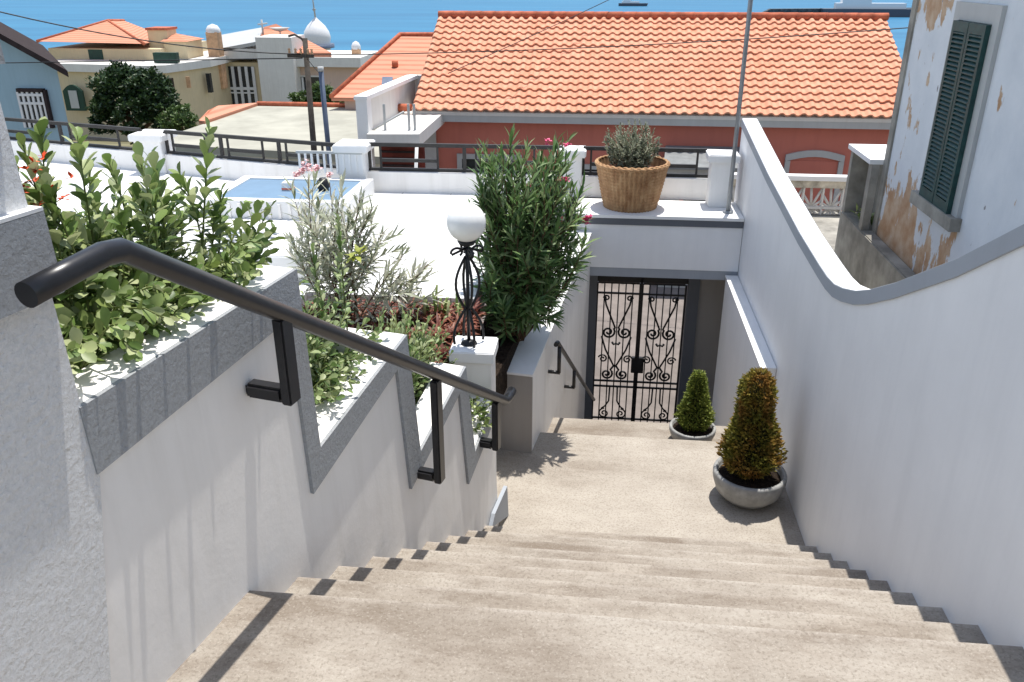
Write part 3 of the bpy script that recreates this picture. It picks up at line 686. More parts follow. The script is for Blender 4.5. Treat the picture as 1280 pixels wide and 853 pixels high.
# --- bush 3, 4
for nm,(ya,yb),zs,zt0,cnt,lab in (('leafy_bush',(4.1,4.68),-2.62,-2.02,150,'small rounded green bush in the third planter, under the handrail'),('leafy_bush',(4.84,5.3),-3.12,-2.72,110,'smallest green bush in the last planter beside the lamp pillar')):
    t=thing(nm,lab,'bush',tuple(WP((ya+yb)/2,zs,-.4))); gl=MB(); gs=MB()
    for k in range(cnt):
        Y=ru(ya,yb+(.12 if zs<-3 else .34)); off=ru(-.55,-.10 if zs<-3 else -.14); stem_leaves(gl,gs,curve(WP(ru(ya+.1,yb-.05),zs,ru(-.4,-.22)),WP(Y,zt0-.25*max(0,Y-4.75)+ru(-.34,.08),off),.02,5),14,.05,.028,start=.2)
    if zs<-3:
        for k in range(26):
            Y=ru(4.9,5.25); stem_leaves(gl,gs,curve(WP(Y,zs,-.3),WP(Y+ru(-.05,.1),-2.82+ru(-.12,.15),ru(-.1,.05)),.04,4),9,.05,.03,start=.3)
    gs.build('stems','greenstem',t); gl.build('foliage','leaf_lime' if zs<-3 else 'leaf_mix',t)
# --- shrub left of the lamp, low greens behind the planter wall
t=thing('low_shrub','low pale green shrub between the red bed and the lamp pillar','shrub',(-1.3,5.4,-2.8)); gl=MB(); gs=MB()
for k in range(80):
    X=ru(-1.75,-.98); Y=ru(5.0,5.75); stem_leaves(gl,gs,curve((X+ru(-.1,.1),Y+ru(-.1,.1),-2.85),(X,Y,-2.52+ru(-.12,.1)),.02,4),12,.045,.022,start=.2)
gs.build('stems','greenstem',t); gl.build('foliage','leaf_mix',t)
# --- pale oleander behind
t=thing('pale_oleander','thin pale grey-green oleander with whitish pink blossoms in front of the blue pool','shrub',(-1.95,6.0,-2.8)); gl=MB(); gs=MB(); gf=MB()
ends=[(365,300),(380,262),(400,250),(425,242),(450,246),(465,262),(480,290),(505,318),(535,330),(520,345),(385,300),(415,280),(440,275),(372,325),(455,300),(430,300),(470,320),(395,320),(500,345),(385,222),(412,228)]
for (u,v) in ends:
    e=at(u,v,6.0+ru(-.3,.3)); r0=Vector((-1.95+ru(-.15,.15),6.0+ru(-.1,.1),-2.80))
    p=curve(r0,e,.05,7,.03); stem_leaves(gl,gs,p,34 if v>235 else 16,.155,.024,'lance',start=.3 if v>235 else .55,rs=.008,spread=1.1)
    for _q in range(2): stem_leaves(gl,gs,curve(p[3+_q],e+Vector((ru(-.2,.2),ru(-.2,.2),ru(-.14,.02))),.02,4),22,.14,.023,'lance',start=.2,rs=.004,spread=1.1)
for (u,v,n,sp) in ((385,208,16,.045),(372,218,14,.04),(396,212,14,.04),(411,222,9,.025),(378,214,10,.03)):
    c=at(u,v,6.0); gf=MB()
    for q in range(n):
        cc=c+rdir()*ru(.0,sp)
        for w in range(4): leaf(gf,cc,rdir(-.2,1),Vector((0,0,1)),.026,.018,'oval')
    gf.build('flower_cluster','petal_pale',t)
gs.build('stems','bark',t); gl.build('foliage','leaf_var',t)
# --- red bromeliads in mulch
idx=0
for k in range(95):
    X=ru(-2.3,-.98); Y=ru(5.5,6.48)
    t=thing('red_rosette_plant','one of many low red-brown rosette plants carpeting the mulch bed behind the lamp','plant',(X,Y,-2.63),'red rosette plants in the mulch bed')
    g=MB()
    for q in range(20):
        a=q*2.4; el=ru(.15,1.2); d=Vector((math.cos(a)*math.cos(el),math.sin(a)*math.cos(el),math.sin(el)))
        leaf(g,Vector((X,Y,-2.63)),d,Vector((0,0,1)),ru(.09,.16),.030,'lance',.35,.3)
    g.build('foliage','leaf_red',t)
for k,(u,v,lab) in enumerate(((540,358,'short fleshy green stalks rising from the middle of the red bed'),(562,372,'pale green succulent stalks just left of the lamp post'))):
    c=at(u,v+34,6.3); t=thing('succulent',lab,'plant',tuple(c)); g=MB()
    for q in range(7): 
        x=c+Vector((ru(-.12,.12),ru(-.08,.08),0)); e=x+Vector((ru(-.04,.04),ru(-.03,.03),ru(.13,.26))); g.tube([x,e],[.014,.009],6)
        for w in range(8): leaf(g,x.lerp(e,.2+.1*w),rdir(0,.8),Vector((0,0,1)),.045,.014,'lance')
    g.build('stalks','leaf_lime',t)
# --- big oleander
t=thing('oleander','tall dense dark green oleander with a few pink flowers beside the globe lamp','shrub',(-.72,6.75,-3.0)); gl=MB(); gs=MB(); gf=MB()
for k in range(150):
    a=ru(0,6.28); h=ru(0,1)**.85; z_=-2.62+1.22*h
    rr=(.40+.08*math.sin(h*math.pi)-.06*h) * math.sqrt(rnd())*1.08
    wob=1+.18*math.sin(3*a+5*h)
    e=Vector((-.62+.05*h+rr*1.06*wob*math.cos(a),6.90+rr*1.1*math.sin(a),z_+ru(-.05,.05)))
    b=Vector((-.70+ru(-.10,.10),6.85+ru(-.15,.15),-3.0))
    stem_leaves(gl,gs,curve(b,e,.05,7,.04),36,.145,.030,'lance',start=.30,rs=.008,spread=1.15,droop=.1)
for (u,v) in ((640,170),(625,185),(604,182),(612,200),(660,180),(697,175),(712,172),(675,195),(700,195),(728,262),(733,275),(600,240),(602,255),(730,230),(726,300),(720,330),(598,222),(715,200)):
    e=at(u,v,6.9+ru(-.1,.1)); b=Vector((-.62+ru(-.1,.1),6.85,-2.3))
    stem_leaves(gl,gs,curve(b,e,.0,6,.03),24,.15,.028,'lance',start=.45,rs=.007,spread=1.0,droop=.05)
for k in range(30):
    e=at(ru(636,702),ru(352,408),ru(6.5,6.9)); stem_leaves(gl,gs,curve((-.66,6.8,-2.9),e,.10,5,.03),18,.135,.026,'lance',start=.3,rs=.005,spread=1.1)
for (u,v,n) in ((733,276,16),(708,182,6),(708,224,6),(683,178,4),(660,232,3),(700,226,3),(736,272,6)):
    c=at(u,v,6.68); gf=MB()
    for q in range(n):
        cc=c+rdir()*ru(.005,.03)
        for w in range(5): leaf(gf,cc,rdir(-.2,1),Vector((0,0,1)),.028,.020,'oval')
    gf.build('flower_cluster','petal_pink',t)
gs.build('stems','bark',t); gl.build('foliage','leaf_ole',t)
# --- shrub in basket
gl=MB(); gs=MB()
for k in range(150):
    a=ru(0,6.28); rr=.27*math.sqrt(rnd()); h=ru(.10,.54)*(1-.3*rr/.24)
    e=Vector((cx+rr*1.15*math.cos(a)-.02,cy+rr*1.1*math.sin(a),cz+.50+h)); b=Vector((cx+rr*.4*math.cos(a),cy+rr*.4*math.sin(a),cz+.42))
    stem_leaves(gl,gs,curve(b,e,.02,5,.02),34,.044,.016,'lance',start=.15,rs=.004)
for (dx,dz) in ((-.30,.40),(-.33,.34),(.27,.40),(.30,.33),(.12,.56),(.14,.52)):
    stem_leaves(gl,gs,curve((cx+dx*.3,cy,cz+.5),(cx+dx,cy-.05,cz+.55+dz-.15),.08,6,.01),34,.044,.016,'lance',start=.3,rs=.004)
gs.build('stems','bark',wb); gl.build('foliage','leaf_silver',wb)
# --- topiaries
def topiary(t,c,r,h,n,mat,sz,taper=.78,bulb=0):
    g=MB()
    for k in range(n):
        u=rnd()**1.25; a=ru(0,6.28); zz=u*h
        prof_=(1-taper*u)*r*min(1,.55+3.5*u)
        if bulb and u>.5: prof_=max(prof_,r*bulb*math.sqrt(max(0,1-((u-.76)/.24)**2)))
        nz=noise.noise(Vector((math.cos(a)*2.2,math.sin(a)*2.2,zz*7))+Vector(c)); rr=prof_*(1+.30*nz)*ru(.72,1.04)
        p=Vector((c[0]+rr*math.cos(a),c[1]+rr*math.sin(a),c[2]+zz)); d=Vector((math.cos(a),math.sin(a),ru(.1,1.2)))+rdir()*.5
        leaf(g,p,d,rdir(),sz*ru(.6,1.3),sz*.45,'oval')
    g.build('foliage',mat,t)
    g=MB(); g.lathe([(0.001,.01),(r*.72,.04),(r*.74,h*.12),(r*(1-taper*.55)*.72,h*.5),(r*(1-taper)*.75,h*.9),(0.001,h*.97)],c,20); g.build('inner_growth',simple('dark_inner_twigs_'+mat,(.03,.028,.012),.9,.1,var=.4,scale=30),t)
    g=MB(); g.tube([(c[0],c[1],c[2]-.12),(c[0],c[1],c[2]+.1)],.018,8); g.build('trunk','bark',t)
topiary(tp,(1.265,5.82,-3.62),.240,.84,10500,'leaf_topi',.036,.80,.50)
topiary(tp2,(.975,6.97,-3.90),.168,.54,6000,'leaf_topi2',.034,.82)
# ================================================================== PEELING HOUSE (right)
ph=thing('old_house','old house with peeling white limewash and a closed green shutter','house',(6,4,-3.5))
g=MB(); HXf=3.0
g.prism([(HXf,-4,-6.5),(HXf,9.22,-6.5),(HXf,9.22,4.2),(HXf,-4,4.2)],(7,0,0)); o=g.build('wall','peel',ph); fixn(o)
g=MB(); g.prism([(HXf-.02,9.22+.0,-3.4),(HXf-.02,9.225,-3.4),(HXf-.02,9.225,4.1),(HXf-.02,9.10,4.1),(HXf-.02,9.10,-3.4)],(.02,0,0)); g.build('corner_strip','concrete',ph)
wy0,wy1,wz0,wz1=7.26,7.94,-1.90,-.40
wf=None
g=MB(); g.box(HXf-.035,HXf+.0,wy0-.12,wy0,wz0,wz1); g.box(HXf-.035,HXf,wy1,wy1+.12,wz0,wz1); g.box(HXf-.035,HXf,wy0-.12,wy1+.12,wz1,wz1+.14); wf=g.build('window_surround','trimgrey',ph)
g=MB(); g.box(HXf-.09,HXf,wy0-.16,wy1+.16,wz0-.11,wz0); g.build('window_sill','concrete',wf)
for (a,b) in ((wy0,(wy0+wy1)/2-.006),((wy0+wy1)/2+.006,wy1)):
    g=MB(); X0=HXf-.075;X1=HXf-.035
    g.box(X0,X1,a,a+.045,wz0,wz1-.005); g.box(X0,X1,b-.045,b,wz0,wz1-.005); g.box(X0,X1,a+.045,b-.045,wz1-.085,wz1-.005); g.box(X0,X1,a+.045,b-.045,wz0,wz0+.09)
    zz=wz0+.10
    while zz<wz1-.09:
        g.quadstrip([(X0,a+.045,zz),(X0,b-.045,zz),(X1,b-.045,zz+.035),(X1,a+.045,zz+.035),(X0,a+.045,zz+.010),(X0,b-.045,zz+.010),(X1,b-.045,zz+.045),(X1,a+.045,zz+.045)],[(0,1,2,3),(4,7,6,5),(0,4,5,1),(2,6,7,3)]); zz+=.036
    g.box(X1-.006,X1-.003,a+.04,b-.04,wz0+.05,wz1-.05)
    g.build('shutter','shutter',ph)
# courtyard floor and low concrete wall with plants
g=MB(); g.box(1.77,9,6.2,13.2,-4.2,-3.45); struct(g.build('courtyard_floor','concrete'))
cw=thing('concrete_recess','weathered concrete wall with a white cap and an open recess against the old house','wall',(2.9,8.2,-3.45))
g=MB()
g.prism([(2.86,4.0,-3.45),(2.86,10.07,-3.45),(2.86,10.07,-2.62),(2.86,4.0,-2.62)],(.138,0,0)); o=g.build('base','concrete',cw,bevel=.012); fixn(o)
g=MB(); g.box(2.87,3.25,9.97,10.06,-2.62,-1.90); g.box(2.87,2.95,9.225,9.34,-2.62,-1.90); g.box(3.12,3.25,9.225,9.97,-3.4,-1.90); g.box(2.87,3.12,9.225,9.97,-2.68,-2.625); g.build('frame','concrete',cw)
g=MB(); g.box(2.84,3.28,9.225,10.10,-1.90,-1.85); g.build('cap','white_clean',cw)
t=thing('weed','tuft of yellow-green weeds growing in the concrete recess by the old house','plant',(2.98,9.5,-2.62)); g=MB()
for q in range(60): leaf(g,Vector((2.96+ru(-.05,.08),9.5+ru(-.15,.2),-2.62+ru(0,.12))),rdir(.1,1),Vector((0,0,1)),ru(.06,.13),.03,'oval')
g.build('foliage','leaf_lime',t)
t=thing('weed','dark green weeds sprouting at the foot of the concrete wall behind the swooping wall','plant',(2.83,8.6,-3.45)); g=MB()
for q in range(90): leaf(g,Vector((2.80+ru(-.10,.05),8.9+ru(-.6,1.1),-3.4+ru(-.05,.25))),rdir(-.2,1),Vector((0,0,1)),ru(.05,.10),.03,'oval')
g.build('foliage','leaf_mid',t)
# lattice balustrade
lb=thing('lattice_balustrade','old pierced concrete balustrade with star pattern in front of the arched window','balustrade',(3.4,13,-3.45))
g=MB(); g.box(1.9,4.6,12.92,13.08,-2.93,-2.86); g.build('top_rail','white_clean',lb)
g=MB(); g.box(1.9,4.6,12.94,13.06,-3.04,-2.93); g.build('upper_beam','lichen',lb)
g=MB(); g.box(1.9,4.6,12.94,13.06,-3.9,-3.66); g.build('lower_beam','lichen',lb)
for k in range(9):
    x0=1.95+k*.29; x1=x0+.27; cxx=(x0+x1)/2; czz=-3.35; g=MB()
    for j in range(12):
        a=j*math.pi/6+.1; dx,dz=math.cos(a),math.sin(a); sc=min(.135/abs(dx) if abs(dx)>1e-3 else 9,.31/abs(dz) if abs(dz)>1e-3 else 9)
        g.tube([(cxx,13.0,czz),(cxx+dx*sc,13.0,czz+dz*sc)],.02,4)
    g.box(x0-.02,x0+.005,12.96,13.04,-3.66,-3.04); g.box(x0,x1,12.96,13.04,czz-.02,czz+.02)
    g.build('pierced_panel','offwhite',lb)
g=MB(); g.box(1.9,4.6,12.9,12.93,-3.75,-3.45); g.build('grimy_foot','blackstain',lb)
g=MB(); g.box(1.8,5.2,13.1,13.16,-6.4,-4.0); tag(g.build('courtyard_wall','lichen',loc=(3.5,13.1,-5)),'plain stained wall under the pierced balustrade, dropping to the street','wall')
# ================================================================== RED HOUSE with tiled roof
rh=thing('red_house','long brick-red house with an orange clay tiled roof','house',(1.1,18.5,-5.87))
EY,EZ=17.0,-2.62; RY,RZ=20.25,-1.03; X0,X1=-3.80,6.05
pit=math.atan2(RZ-EZ,RY-EY); SL=math.hypot(RY-EY,RZ-EZ)
g=MB(); nc=48; pw=(X1-X0)/nc; rows=15; sub=8
pts=[]; f=[]; cols=nc*sub+1; dS=SL/rows
nrm=Vector((0,-math.sin(pit),math.cos(pit)))
random.seed(5)
jit=[[ru(-.005,.005) for _ in range(nc+1)] for _ in range(rows)]
def tp_(r_,e,c_):
    t=(c_%sub)/sub; j=jit[r_][c_//sub]; s_=dS*(r_+e)+(.02 if e else 0)
    hgt=.052*max(0,math.sin(math.pi*min(1,t/.6)))**.8 if t<.6 else -.010*math.sin(math.pi*(t-.6)/.4)
    if e: hgt*=.85
    ss=s_-(.02*math.sin(math.pi*min(1,t/.6)) if e==0 and t<.6 else 0)
    base=Vector((X0+pw*(c_/sub),EY+ss*math.cos(pit),EZ+ss*math.sin(pit)))
    return base+nrm*(hgt+.040*(1-e)+.004+j)
for r_ in range(rows):
    lo_=[tp_(r_,0,c) for c in range(cols)]; hi_=[tp_(r_,1,c) for c in range(cols)]
    g.quadstrip(lo_+hi_,[(c,c+1,c+1+cols,c+cols) for c in range(cols-1)],True)
    bt=[p-nrm*.034 for p in lo_]
    g.quadstrip(bt+lo_,[(c,c+1,c+1+cols,c+cols) for c in range(cols-1)],False)
# thickness at the eaves: dark underside
roof=g.build('tiled_roof','tile',rh)
sm=roof.data
g=MB(); g.prism([(X0,EY+.05,EZ-.02),(X0,RY,RZ-.03),(X0,RY,RZ-.10),(X0,EY+.05,EZ-.09)],(X1-X0,0,0)); fixn(g.build('roof_deck','offwhite',roof))
g=MB()
for k in range(31):
    xa=X0+(X1-X0)*k/31; xb=xa+(X1-X0)/31+.04; zk=RZ+.05
    g.tube([(xa,RY,zk),(xb,RY,zk+.012)],[.085,.078],8)
g.build('ridge_tiles','tilecap',roof)
g=MB(); g.prism([(X0,RY+.02,RZ-.03),(X0,RY+3.2,RZ-1.6),(X0,RY+3.2,RZ-1.7),(X0,RY+.02,RZ-.1)],(X1-X0,0,0)); fixn(g.build('rear_slope','farroof',roof))
g=MB()
for k in range(3): g.tube([(X0-.02-.22*k,EY+.06+.05*k,EZ+.05-.02*k),(X0-.30-.22*k,EY+.12+.05*k,EZ+.03-.02*k)],[.07,.085],8)
g.build('corner_tiles','tilecap',roof)
g=MB(); g.box(X0+.1,X1-.1,17.30,23.2,-6.3,-2.72); 
g.quadstrip([(X0+.1,17.3,-2.72),(X0+.1,RY,RZ-.1),(X0+.1,23.2,-2.72)],[(0,1,2)]); g.quadstrip([(X1-.1,17.3,-2.72),(X1-.1,RY,RZ-.1),(X1-.1,23.2,-2.72)],[(0,1,2)])
g.build('wall','redwall',rh)
g=MB(); g.box(X0+.05,X1-.05,17.06,17.36,-2.84,-2.71); g.build('cornice','trimgrey',rh)
g=MB(); g.box(X0-.02,X0+.42,17.24,17.5,-6.3,-2.80); g.build('corner_pilaster','trimgrey',rh)
def winrect(parent,x0,x1,z0,z1,y,fr='trimgrey',arch=False):
    g=MB(); w=.1
    g.box(x0-w,x0,y-.05,y+.02,z0,z1); g.box(x1,x1+w,y-.05,y+.02,z0,z1)
    if arch:
        n=8
        for k in range(n):
            ta=k/n; tb=(k+1)/n; h=lambda t:.10*math.sin(math.pi*t)
            xa=x0-w+(x1-x0+2*w)*ta; xb=x0-w+(x1-x0+2*w)*tb
            g.prism([(xa,y-.05,z1+h(ta)-.01),(xb,y-.05,z1+h(tb)-.01),(xb,y-.05,z1+h(tb)+.12),(xa,y-.05,z1+h(ta)+.12)],(0,.07,0))
    else: g.box(x0-w,x1+w,y-.05,y+.02,z1,z1+w)
    o=g.build('window_frame',fr,parent)
    g=MB(); g.box(x0,x1,y-.012,y+.01,z0,z1); g.build('window_pane','darkglass' if not arch else 'redwall',o)
winrect(rh,3.78,4.72,-4.6,-3.52,17.30,arch=True)
winrect(rh,-2.85,-1.7,-5.0,-3.62,17.30)
winrect(rh,-.62,.15,-5.0,-3.78,17.30)
# lean-to with grey roof at the right
lt=thing('lean_to','small lean-to with grey sheet roof and dark opening against the red house','shed',(1.9,16.6,-5.87))
g=MB(); g.prism([(1.2,16.0,-3.42),(3.0,16.0,-3.42),(3.0,17.24,-3.26),(1.3,17.24,-3.26)],(0,0,-.05)); fixn(g.build('roof','clothgrey',lt))
g=MB(); g.box(1.25,2.95,16.1,17.2,-6.0,-3.48); g.build('wall','trimgrey',lt)
g=MB(); g.box(1.55,2.6,16.06,16.098,-3.66,-3.58); g.box(1.55,1.62,16.06,16.098,-4.6,-3.66); g.build('red_frame','redwall',lt)
g=MB(); g.box(1.62,2.55,16.07,16.097,-4.6,-3.66); g.build('opening','darkglass',lt)
# dark red boarded wall + balcony structure at left of red house
bs=thing('balcony_structure','white balcony block with sloping parapet beside the tiled roof, over dark red boards','building',(-4,15.2,-5.87))
A=at(445,122,15.0);B=at(462,118,14.9)
g=MB(); g.box(-4.55,-3.95,15.0,15.3,-6.3,-2.75) if False else None
a=at(458,168,14.8); b=at(524,168,14.8); c2=at(524,182,14.8); d2=at(458,182,14.8)
g=MB(); g.prism([(a.x,14.8,a.z),(b.x,14.8,b.z),(b.x,14.8,c2.z-.02),(a.x,14.8,c2.z-.02)],(0,3.2,0)); fixn(g.build('balcony_slab','offwhite',bs))
g=MB(); pA=at(445,125,15.0); pB=at(459,125,15.0); zb_=at(445,178,15.0).z
g.box(pA.x,pB.x,14.95,15.25,-6.2,pA.z); fixn(g.build('parapet_pier','white_clean',bs))
pE=at(510,98,18.4)
g=MB(); g.prism([(pA.x+.02,15.25,a.z),(pA.x+.02,15.25,pA.z),(pE.x,18.4,pE.z),(pE.x,18.4,a.z-.4)],(.14,0,0)); fixn(g.build('sloping_parapet','offwhite',bs))
g=MB(); g.prism([(pA.x-.02,14.93,pA.z+.002),(pE.x-.02,18.4,pE.z+.002),(pE.x-.02,18.4,pE.z+.07),(pA.x-.02,14.93,pA.z+.07)],(.24,0,0)); fixn(g.build('parapet_cap','white_clean',bs))
q=at(545,98,18.4); g=MB(); g.box(pE.x,q.x+.2,18.4,18.55,-4.2,pE.z+.06); g.build('rear_parapet','offwhite',bs)
for u in (482,512,519):
    p=at(u,167,15.2); g=MB(); g.box(p.x-.02,p.x+.02,15.18,15.22,p.z,p.z+.52); g.build('balcony_post','trimgrey',bs)
p=at(460,166,15.2);q=at(505,140,15.2); g=MB(); g.tube([p,q],.02,6); g.build('brace','trimgrey',bs)
g=MB(); g.box(a.x,b.x-.1,15.6,15.7,-6.2,c2.z-.02); g.build('boarded_wall','redwood',bs)
for k in range(5):
    g=MB(); z_=c2.z-.15-.13*k; g.box(a.x+.02,a.x+.75,15.56,15.598,z_-.018,z_+.018); g.build('board_batten','cap_grey' if False else 'darkroof',bs)
p=at(521,183,14.7); q=at(511,216,14.7); g=MB(); g.tube([p,q+Vector((0,0,-1.5))],.03,6); g.build('downpipe','white_clean',bs)
# flat concrete roof building
fb=thing('flat_roof_building','low building with a broad flat beige concrete roof behind the pool','building',(-10,25,-6.6))
g=MB(); g.prism([(-12.7,22.6,-4.5),(-5.2,21.4,-4.5),(-5.6,29.6,-4.5),(-12.2,29.8,-4.5)],(0,0,-.2)); fixn(g.build('roof','flatroof',fb))
g=MB(); g.prism([(-12.5,22.8,-4.7),(-5.4,21.6,-4.7),(-5.8,29.4,-4.7),(-12.0,29.6,-4.7)],(0,0,-3)); fixn(g.build('wall','offwhite',fb))
g=MB(); g.prism([(-13.3,28.0,-4.42),(-12.7,26.0,-4.42),(-12.42,25.8,-4.40),(-12.2,29.8,-4.40),(-13.8,29.9,-4.55)],(0,0,-.12)); fixn(g.build('tiled_edge','farroof',fb))
g=MB(); g.tube([(-12.25,29.75,-4.44),(-5.6,29.65,-4.44)],.09,6); g.build('rear_edge_tiles','tilecap',fb)
# fence & white walls seen below the flat roof
g=MB(); g.box(-7.5,-4.9,14.0,14.2,-6.2,-3.25); tag(g.build('street_wall','offwhite',loc=(-6.2,14.1,-5.9)),'pale wall across the street behind the railing and the pool','wall')
# plain red roof house
pr=thing('red_roof_house','low house with plain orange-red roof and small skylight behind the balcony block','house',(-7,32,-7.4))
a=at(414,122,29);b=at(548,124,29);c2=at(548,45,34.5);d2=at(500,45,34.5)
g=MB(); g.prism([a,b,c2,d2],(0,0,-.12)); fixn(g.build('roof','farroof',pr))
ri=pr.children[0]
g=MB(); g.tube([a+Vector((0,0,.03)),d2+Vector((0,0,.05)),c2+Vector((0,0,.05))],.09,6); g.build('ridge_tiles','tilecap',ri)
g=MB(); g.box(a.x+.4,b.x,29.2,36,-9,a.z-.15); g.build('wall','pinkbeige',pr)
m_=(a+b+c2+d2)/4
p1=at(476,111,29.9);
def onroof(u,v):
    n_=(b-a).cross(d2-a).normalized(); r1=at(u,v,1.0); k=a.dot(n_)/r1.dot(n_); return r1*k
q=[onroof(477,112),onroof(490,112),onroof(491,99),onroof(478,99)]
g=MB(); g.prism([v+Vector((0,0,.08)) for v in q],(0,0,-.1)); fixn(g.build('skylight','bluepole',ri))
q=onroof(494,84); g=MB(); g.tube([q,q+Vector((0,0,.22))],.12,8); g.build('roof_vent','tilecap',ri)
# blue house at far left
bh=thing('blue_house','pale blue house with dark sloping eaves and white gridded window at the left edge','house',(-15,21,-6.6))
a=at(20,52,20);b=at(76,83,20)
g=MB(); g.prism([(a.x-4,20,-6.8),(b.x-.12,20,-6.8),(b.x-.12,20,b.z-.05),(a.x,20,a.z-.05),(a.x-4,20,a.z+1.2)],(-4.4,5.93,0)); fixn(g.build('wall','bluewall',bh))
g=MB(); e=(b-a).normalized(); p=a-e*4; q=b+e*.12
g.prism([(p.x+.3,19.6,p.z),(q.x+.3,19.6,q.z),(q.x+.3,19.6,q.z-.15),(p.x+.3,19.6,p.z-.15)],(-4.9,6.6,0)); fixn(g.build('eaves','darkroof',bh))
a=at(22,112,19.97);b=at(66,160,19.97)
g=MB(); x0,x1,z1,z0=a.x,b.x,a.z,b.z
g.box(x0,x1,19.9,20.02,z1-.05,z1+.03); g.box(x1-.03,x1+.05,19.9,20.02,z0,z1)
wfr=g.build('window','darkroof',bh)
g=MB(); g.box(x0,x1-.03,19.95,20.01,z0,z1-.05); g.build('window_pane','darkglass',wfr)
g=MB()
for k in range(6): xx=x0+(x1-.06-x0)*k/5; g.box(xx-.03,xx+.03,19.92,19.949,z0,z1-.05)
for zz in (z1-.12,z1-.32): g.box(x0,x1-.03,19.91,19.919,zz-.03,zz+.03)
g.build('glazing_bars','shipwhite',wfr)
# ------------------------------------------------------------------ villa group (70 m)
def rectw(parent,u0,u1,v0,v1,Y,name='window',mat='darkglass',frame=None,dy=.06,th=.08):
    a=at(u0,v0,Y);b=at(u1,v1,Y); g=MB(); g.box(a.x,b.x,Y-dy,Y-dy+th,b.z,a.z); o=g.build(name,mat,parent)
    if frame:
        g=MB(); w=.12; g.box(a.x-w,a.x,Y-dy-.02,Y,b.z-w,a.z+w); g.box(b.x,b.x+w,Y-dy-.02,Y,b.z-w,a.z+w); g.box(a.x,b.x,Y-dy-.02,Y,a.z,a.z+w); g.box(a.x,b.x,Y-dy-.02,Y,b.z-w,b.z); g.build('window_frame',frame,o)
    return o
YV=70
vi=thing('cream_villa','large cream villa with hipped orange roof, dark green shutters and curved white balcony band','house',(-40,74,-14))
a=at(60,62,YV);b=at(200,62,YV);bt=at(80,150,YV)
g=MB(); g.box(a.x,b.x,YV,YV+9,-15,a.z+.1); g.build('upper_wall','cream',vi)
e0=at(46,52,YV-1);e1=at(180,55,YV-1); pk=at(135,26,YV+4.5); pk2=at(155,26,YV+7)
e2=at(212,48,YV+10); e3=Vector((e0.x,YV+10,e0.z))
g=MB(); g.quadstrip([e0,e1,pk,pk2,e2,e3],[(0,1,2),(1,4,3,2),(4,5,3),(5,0,2,3)]); g.quadstrip([e0,e1,e2,e3],[(0,3,2,1)])
rf=g.build('hipped_roof','farroof',vi); fixn(rf)
g=MB(); g.tube([e0,pk,e1],.13,6); g.tube([pk,pk2],.13,6); g.build('hip_tiles','tilecap',rf)
# roof-top turret
a=at(187,58,YV+1.5); b=at(208,38,YV+1.5); g=MB(); g.box(a.x,b.x,YV+1.5,YV+3.2,a.z-1.5,b.z); t_=g.build('turret','cream',vi)
g=MB(); g.box(a.x-.1,b.x+.1,YV+1.4,YV+3.3,b.z,b.z+.18); g.build('turret_cap','tilecap',t_)
a=at(208,75,YV+1); b=at(232,52,YV+1); g=MB(); g.box(a.x,b.x,YV+1,YV+4,a.z-1,b.z); t_=g.build('side_wing','cream',vi)
c_=at(220,42,YV+2.5); g=MB(); g.quadstrip([(a.x-.2,YV+.8,b.z),(b.x+.2,YV+.8,b.z),(b.x+.2,YV+4.2,b.z),(a.x-.2,YV+4.2,b.z),c_],[(0,1,4),(1,2,4),(2,3,4),(3,0,4)]); g.build('wing_roof','farroof',t_)
# lower storey: curved, wider
pts2=[(at(58,95,YV-3).x,YV-3),(at(200,95,YV-4).x,YV-4),(at(268,95,YV+2).x,YV+2)]
lowp=[Vector((pts2[0][0],pts2[0][1],0)),Vector((pts2[1][0]-1,pts2[1][1],0)),Vector((pts2[1][0]+.3,pts2[1][1]+.5,0)),Vector((pts2[2][0],YV+1.0,0)),Vector((pts2[2][0],YV+9,0)),Vector((pts2[0][0],YV+9,0))]
zt_=at(200,92,YV-4).z
g=MB(); g.prism([(p.x,p.y,zt_) for p in lowp],(0,0,-8)); fixn(g.build('lower_wall','cream',vi))
g=MB(); cc=[Vector((p.x,p.y,0)) for p in lowp]; ce=Vector((sum(p.x for p in lowp)/6,sum(p.y for p in lowp)/6,0)); cc=[ce+(p-ce)*1.06 for p in cc]
zt2=at(200,82,YV-4).z
g.prism([(p.x,p.y,zt2) for p in cc],(0,0,zt_-zt2)); fixn(g.build('balcony_band','offwhite',vi))
o=rectw(vi,110,131,62,81,YV,'shutter','greenpaint')
o=rectw(vi,191,222,66,79,YV-2.5,'green_balcony_screen','greenpaint',th=.5)
wv=at(78,105,YV-3.1); 
g=MB(); a=at(76,106,YV-4.25); b=at(107,139,YV-4.25); n=7
g.prism([(a.x,YV-4.2,b.z),(b.x,YV-4.2,b.z)]+[(b.x-(b.x-a.x)*k/n,YV-4.2,a.z-.5+.5*math.sin(math.pi*k/n)) for k in range(n+1)],(0,.2,0)); o=fixn(g.build('arched_window','greenpaint',vi))
g=MB(); w=(b.x-a.x); g.box(a.x+w*.3,b.x-w*.28,YV-4.26,YV-4.22,b.z+.2,a.z-.45); g.build('curtained_pane','trimgrey',o)
o=rectw(vi,207,218,98,124,YV-3.5,'window','darkglass',th=.4); o=rectw(vi,257,265,92,116,YV+.2,'window','darkglass',th=.4); 
o=rectw(vi,232,239,96,110,YV-2,'oval_window','chimney')
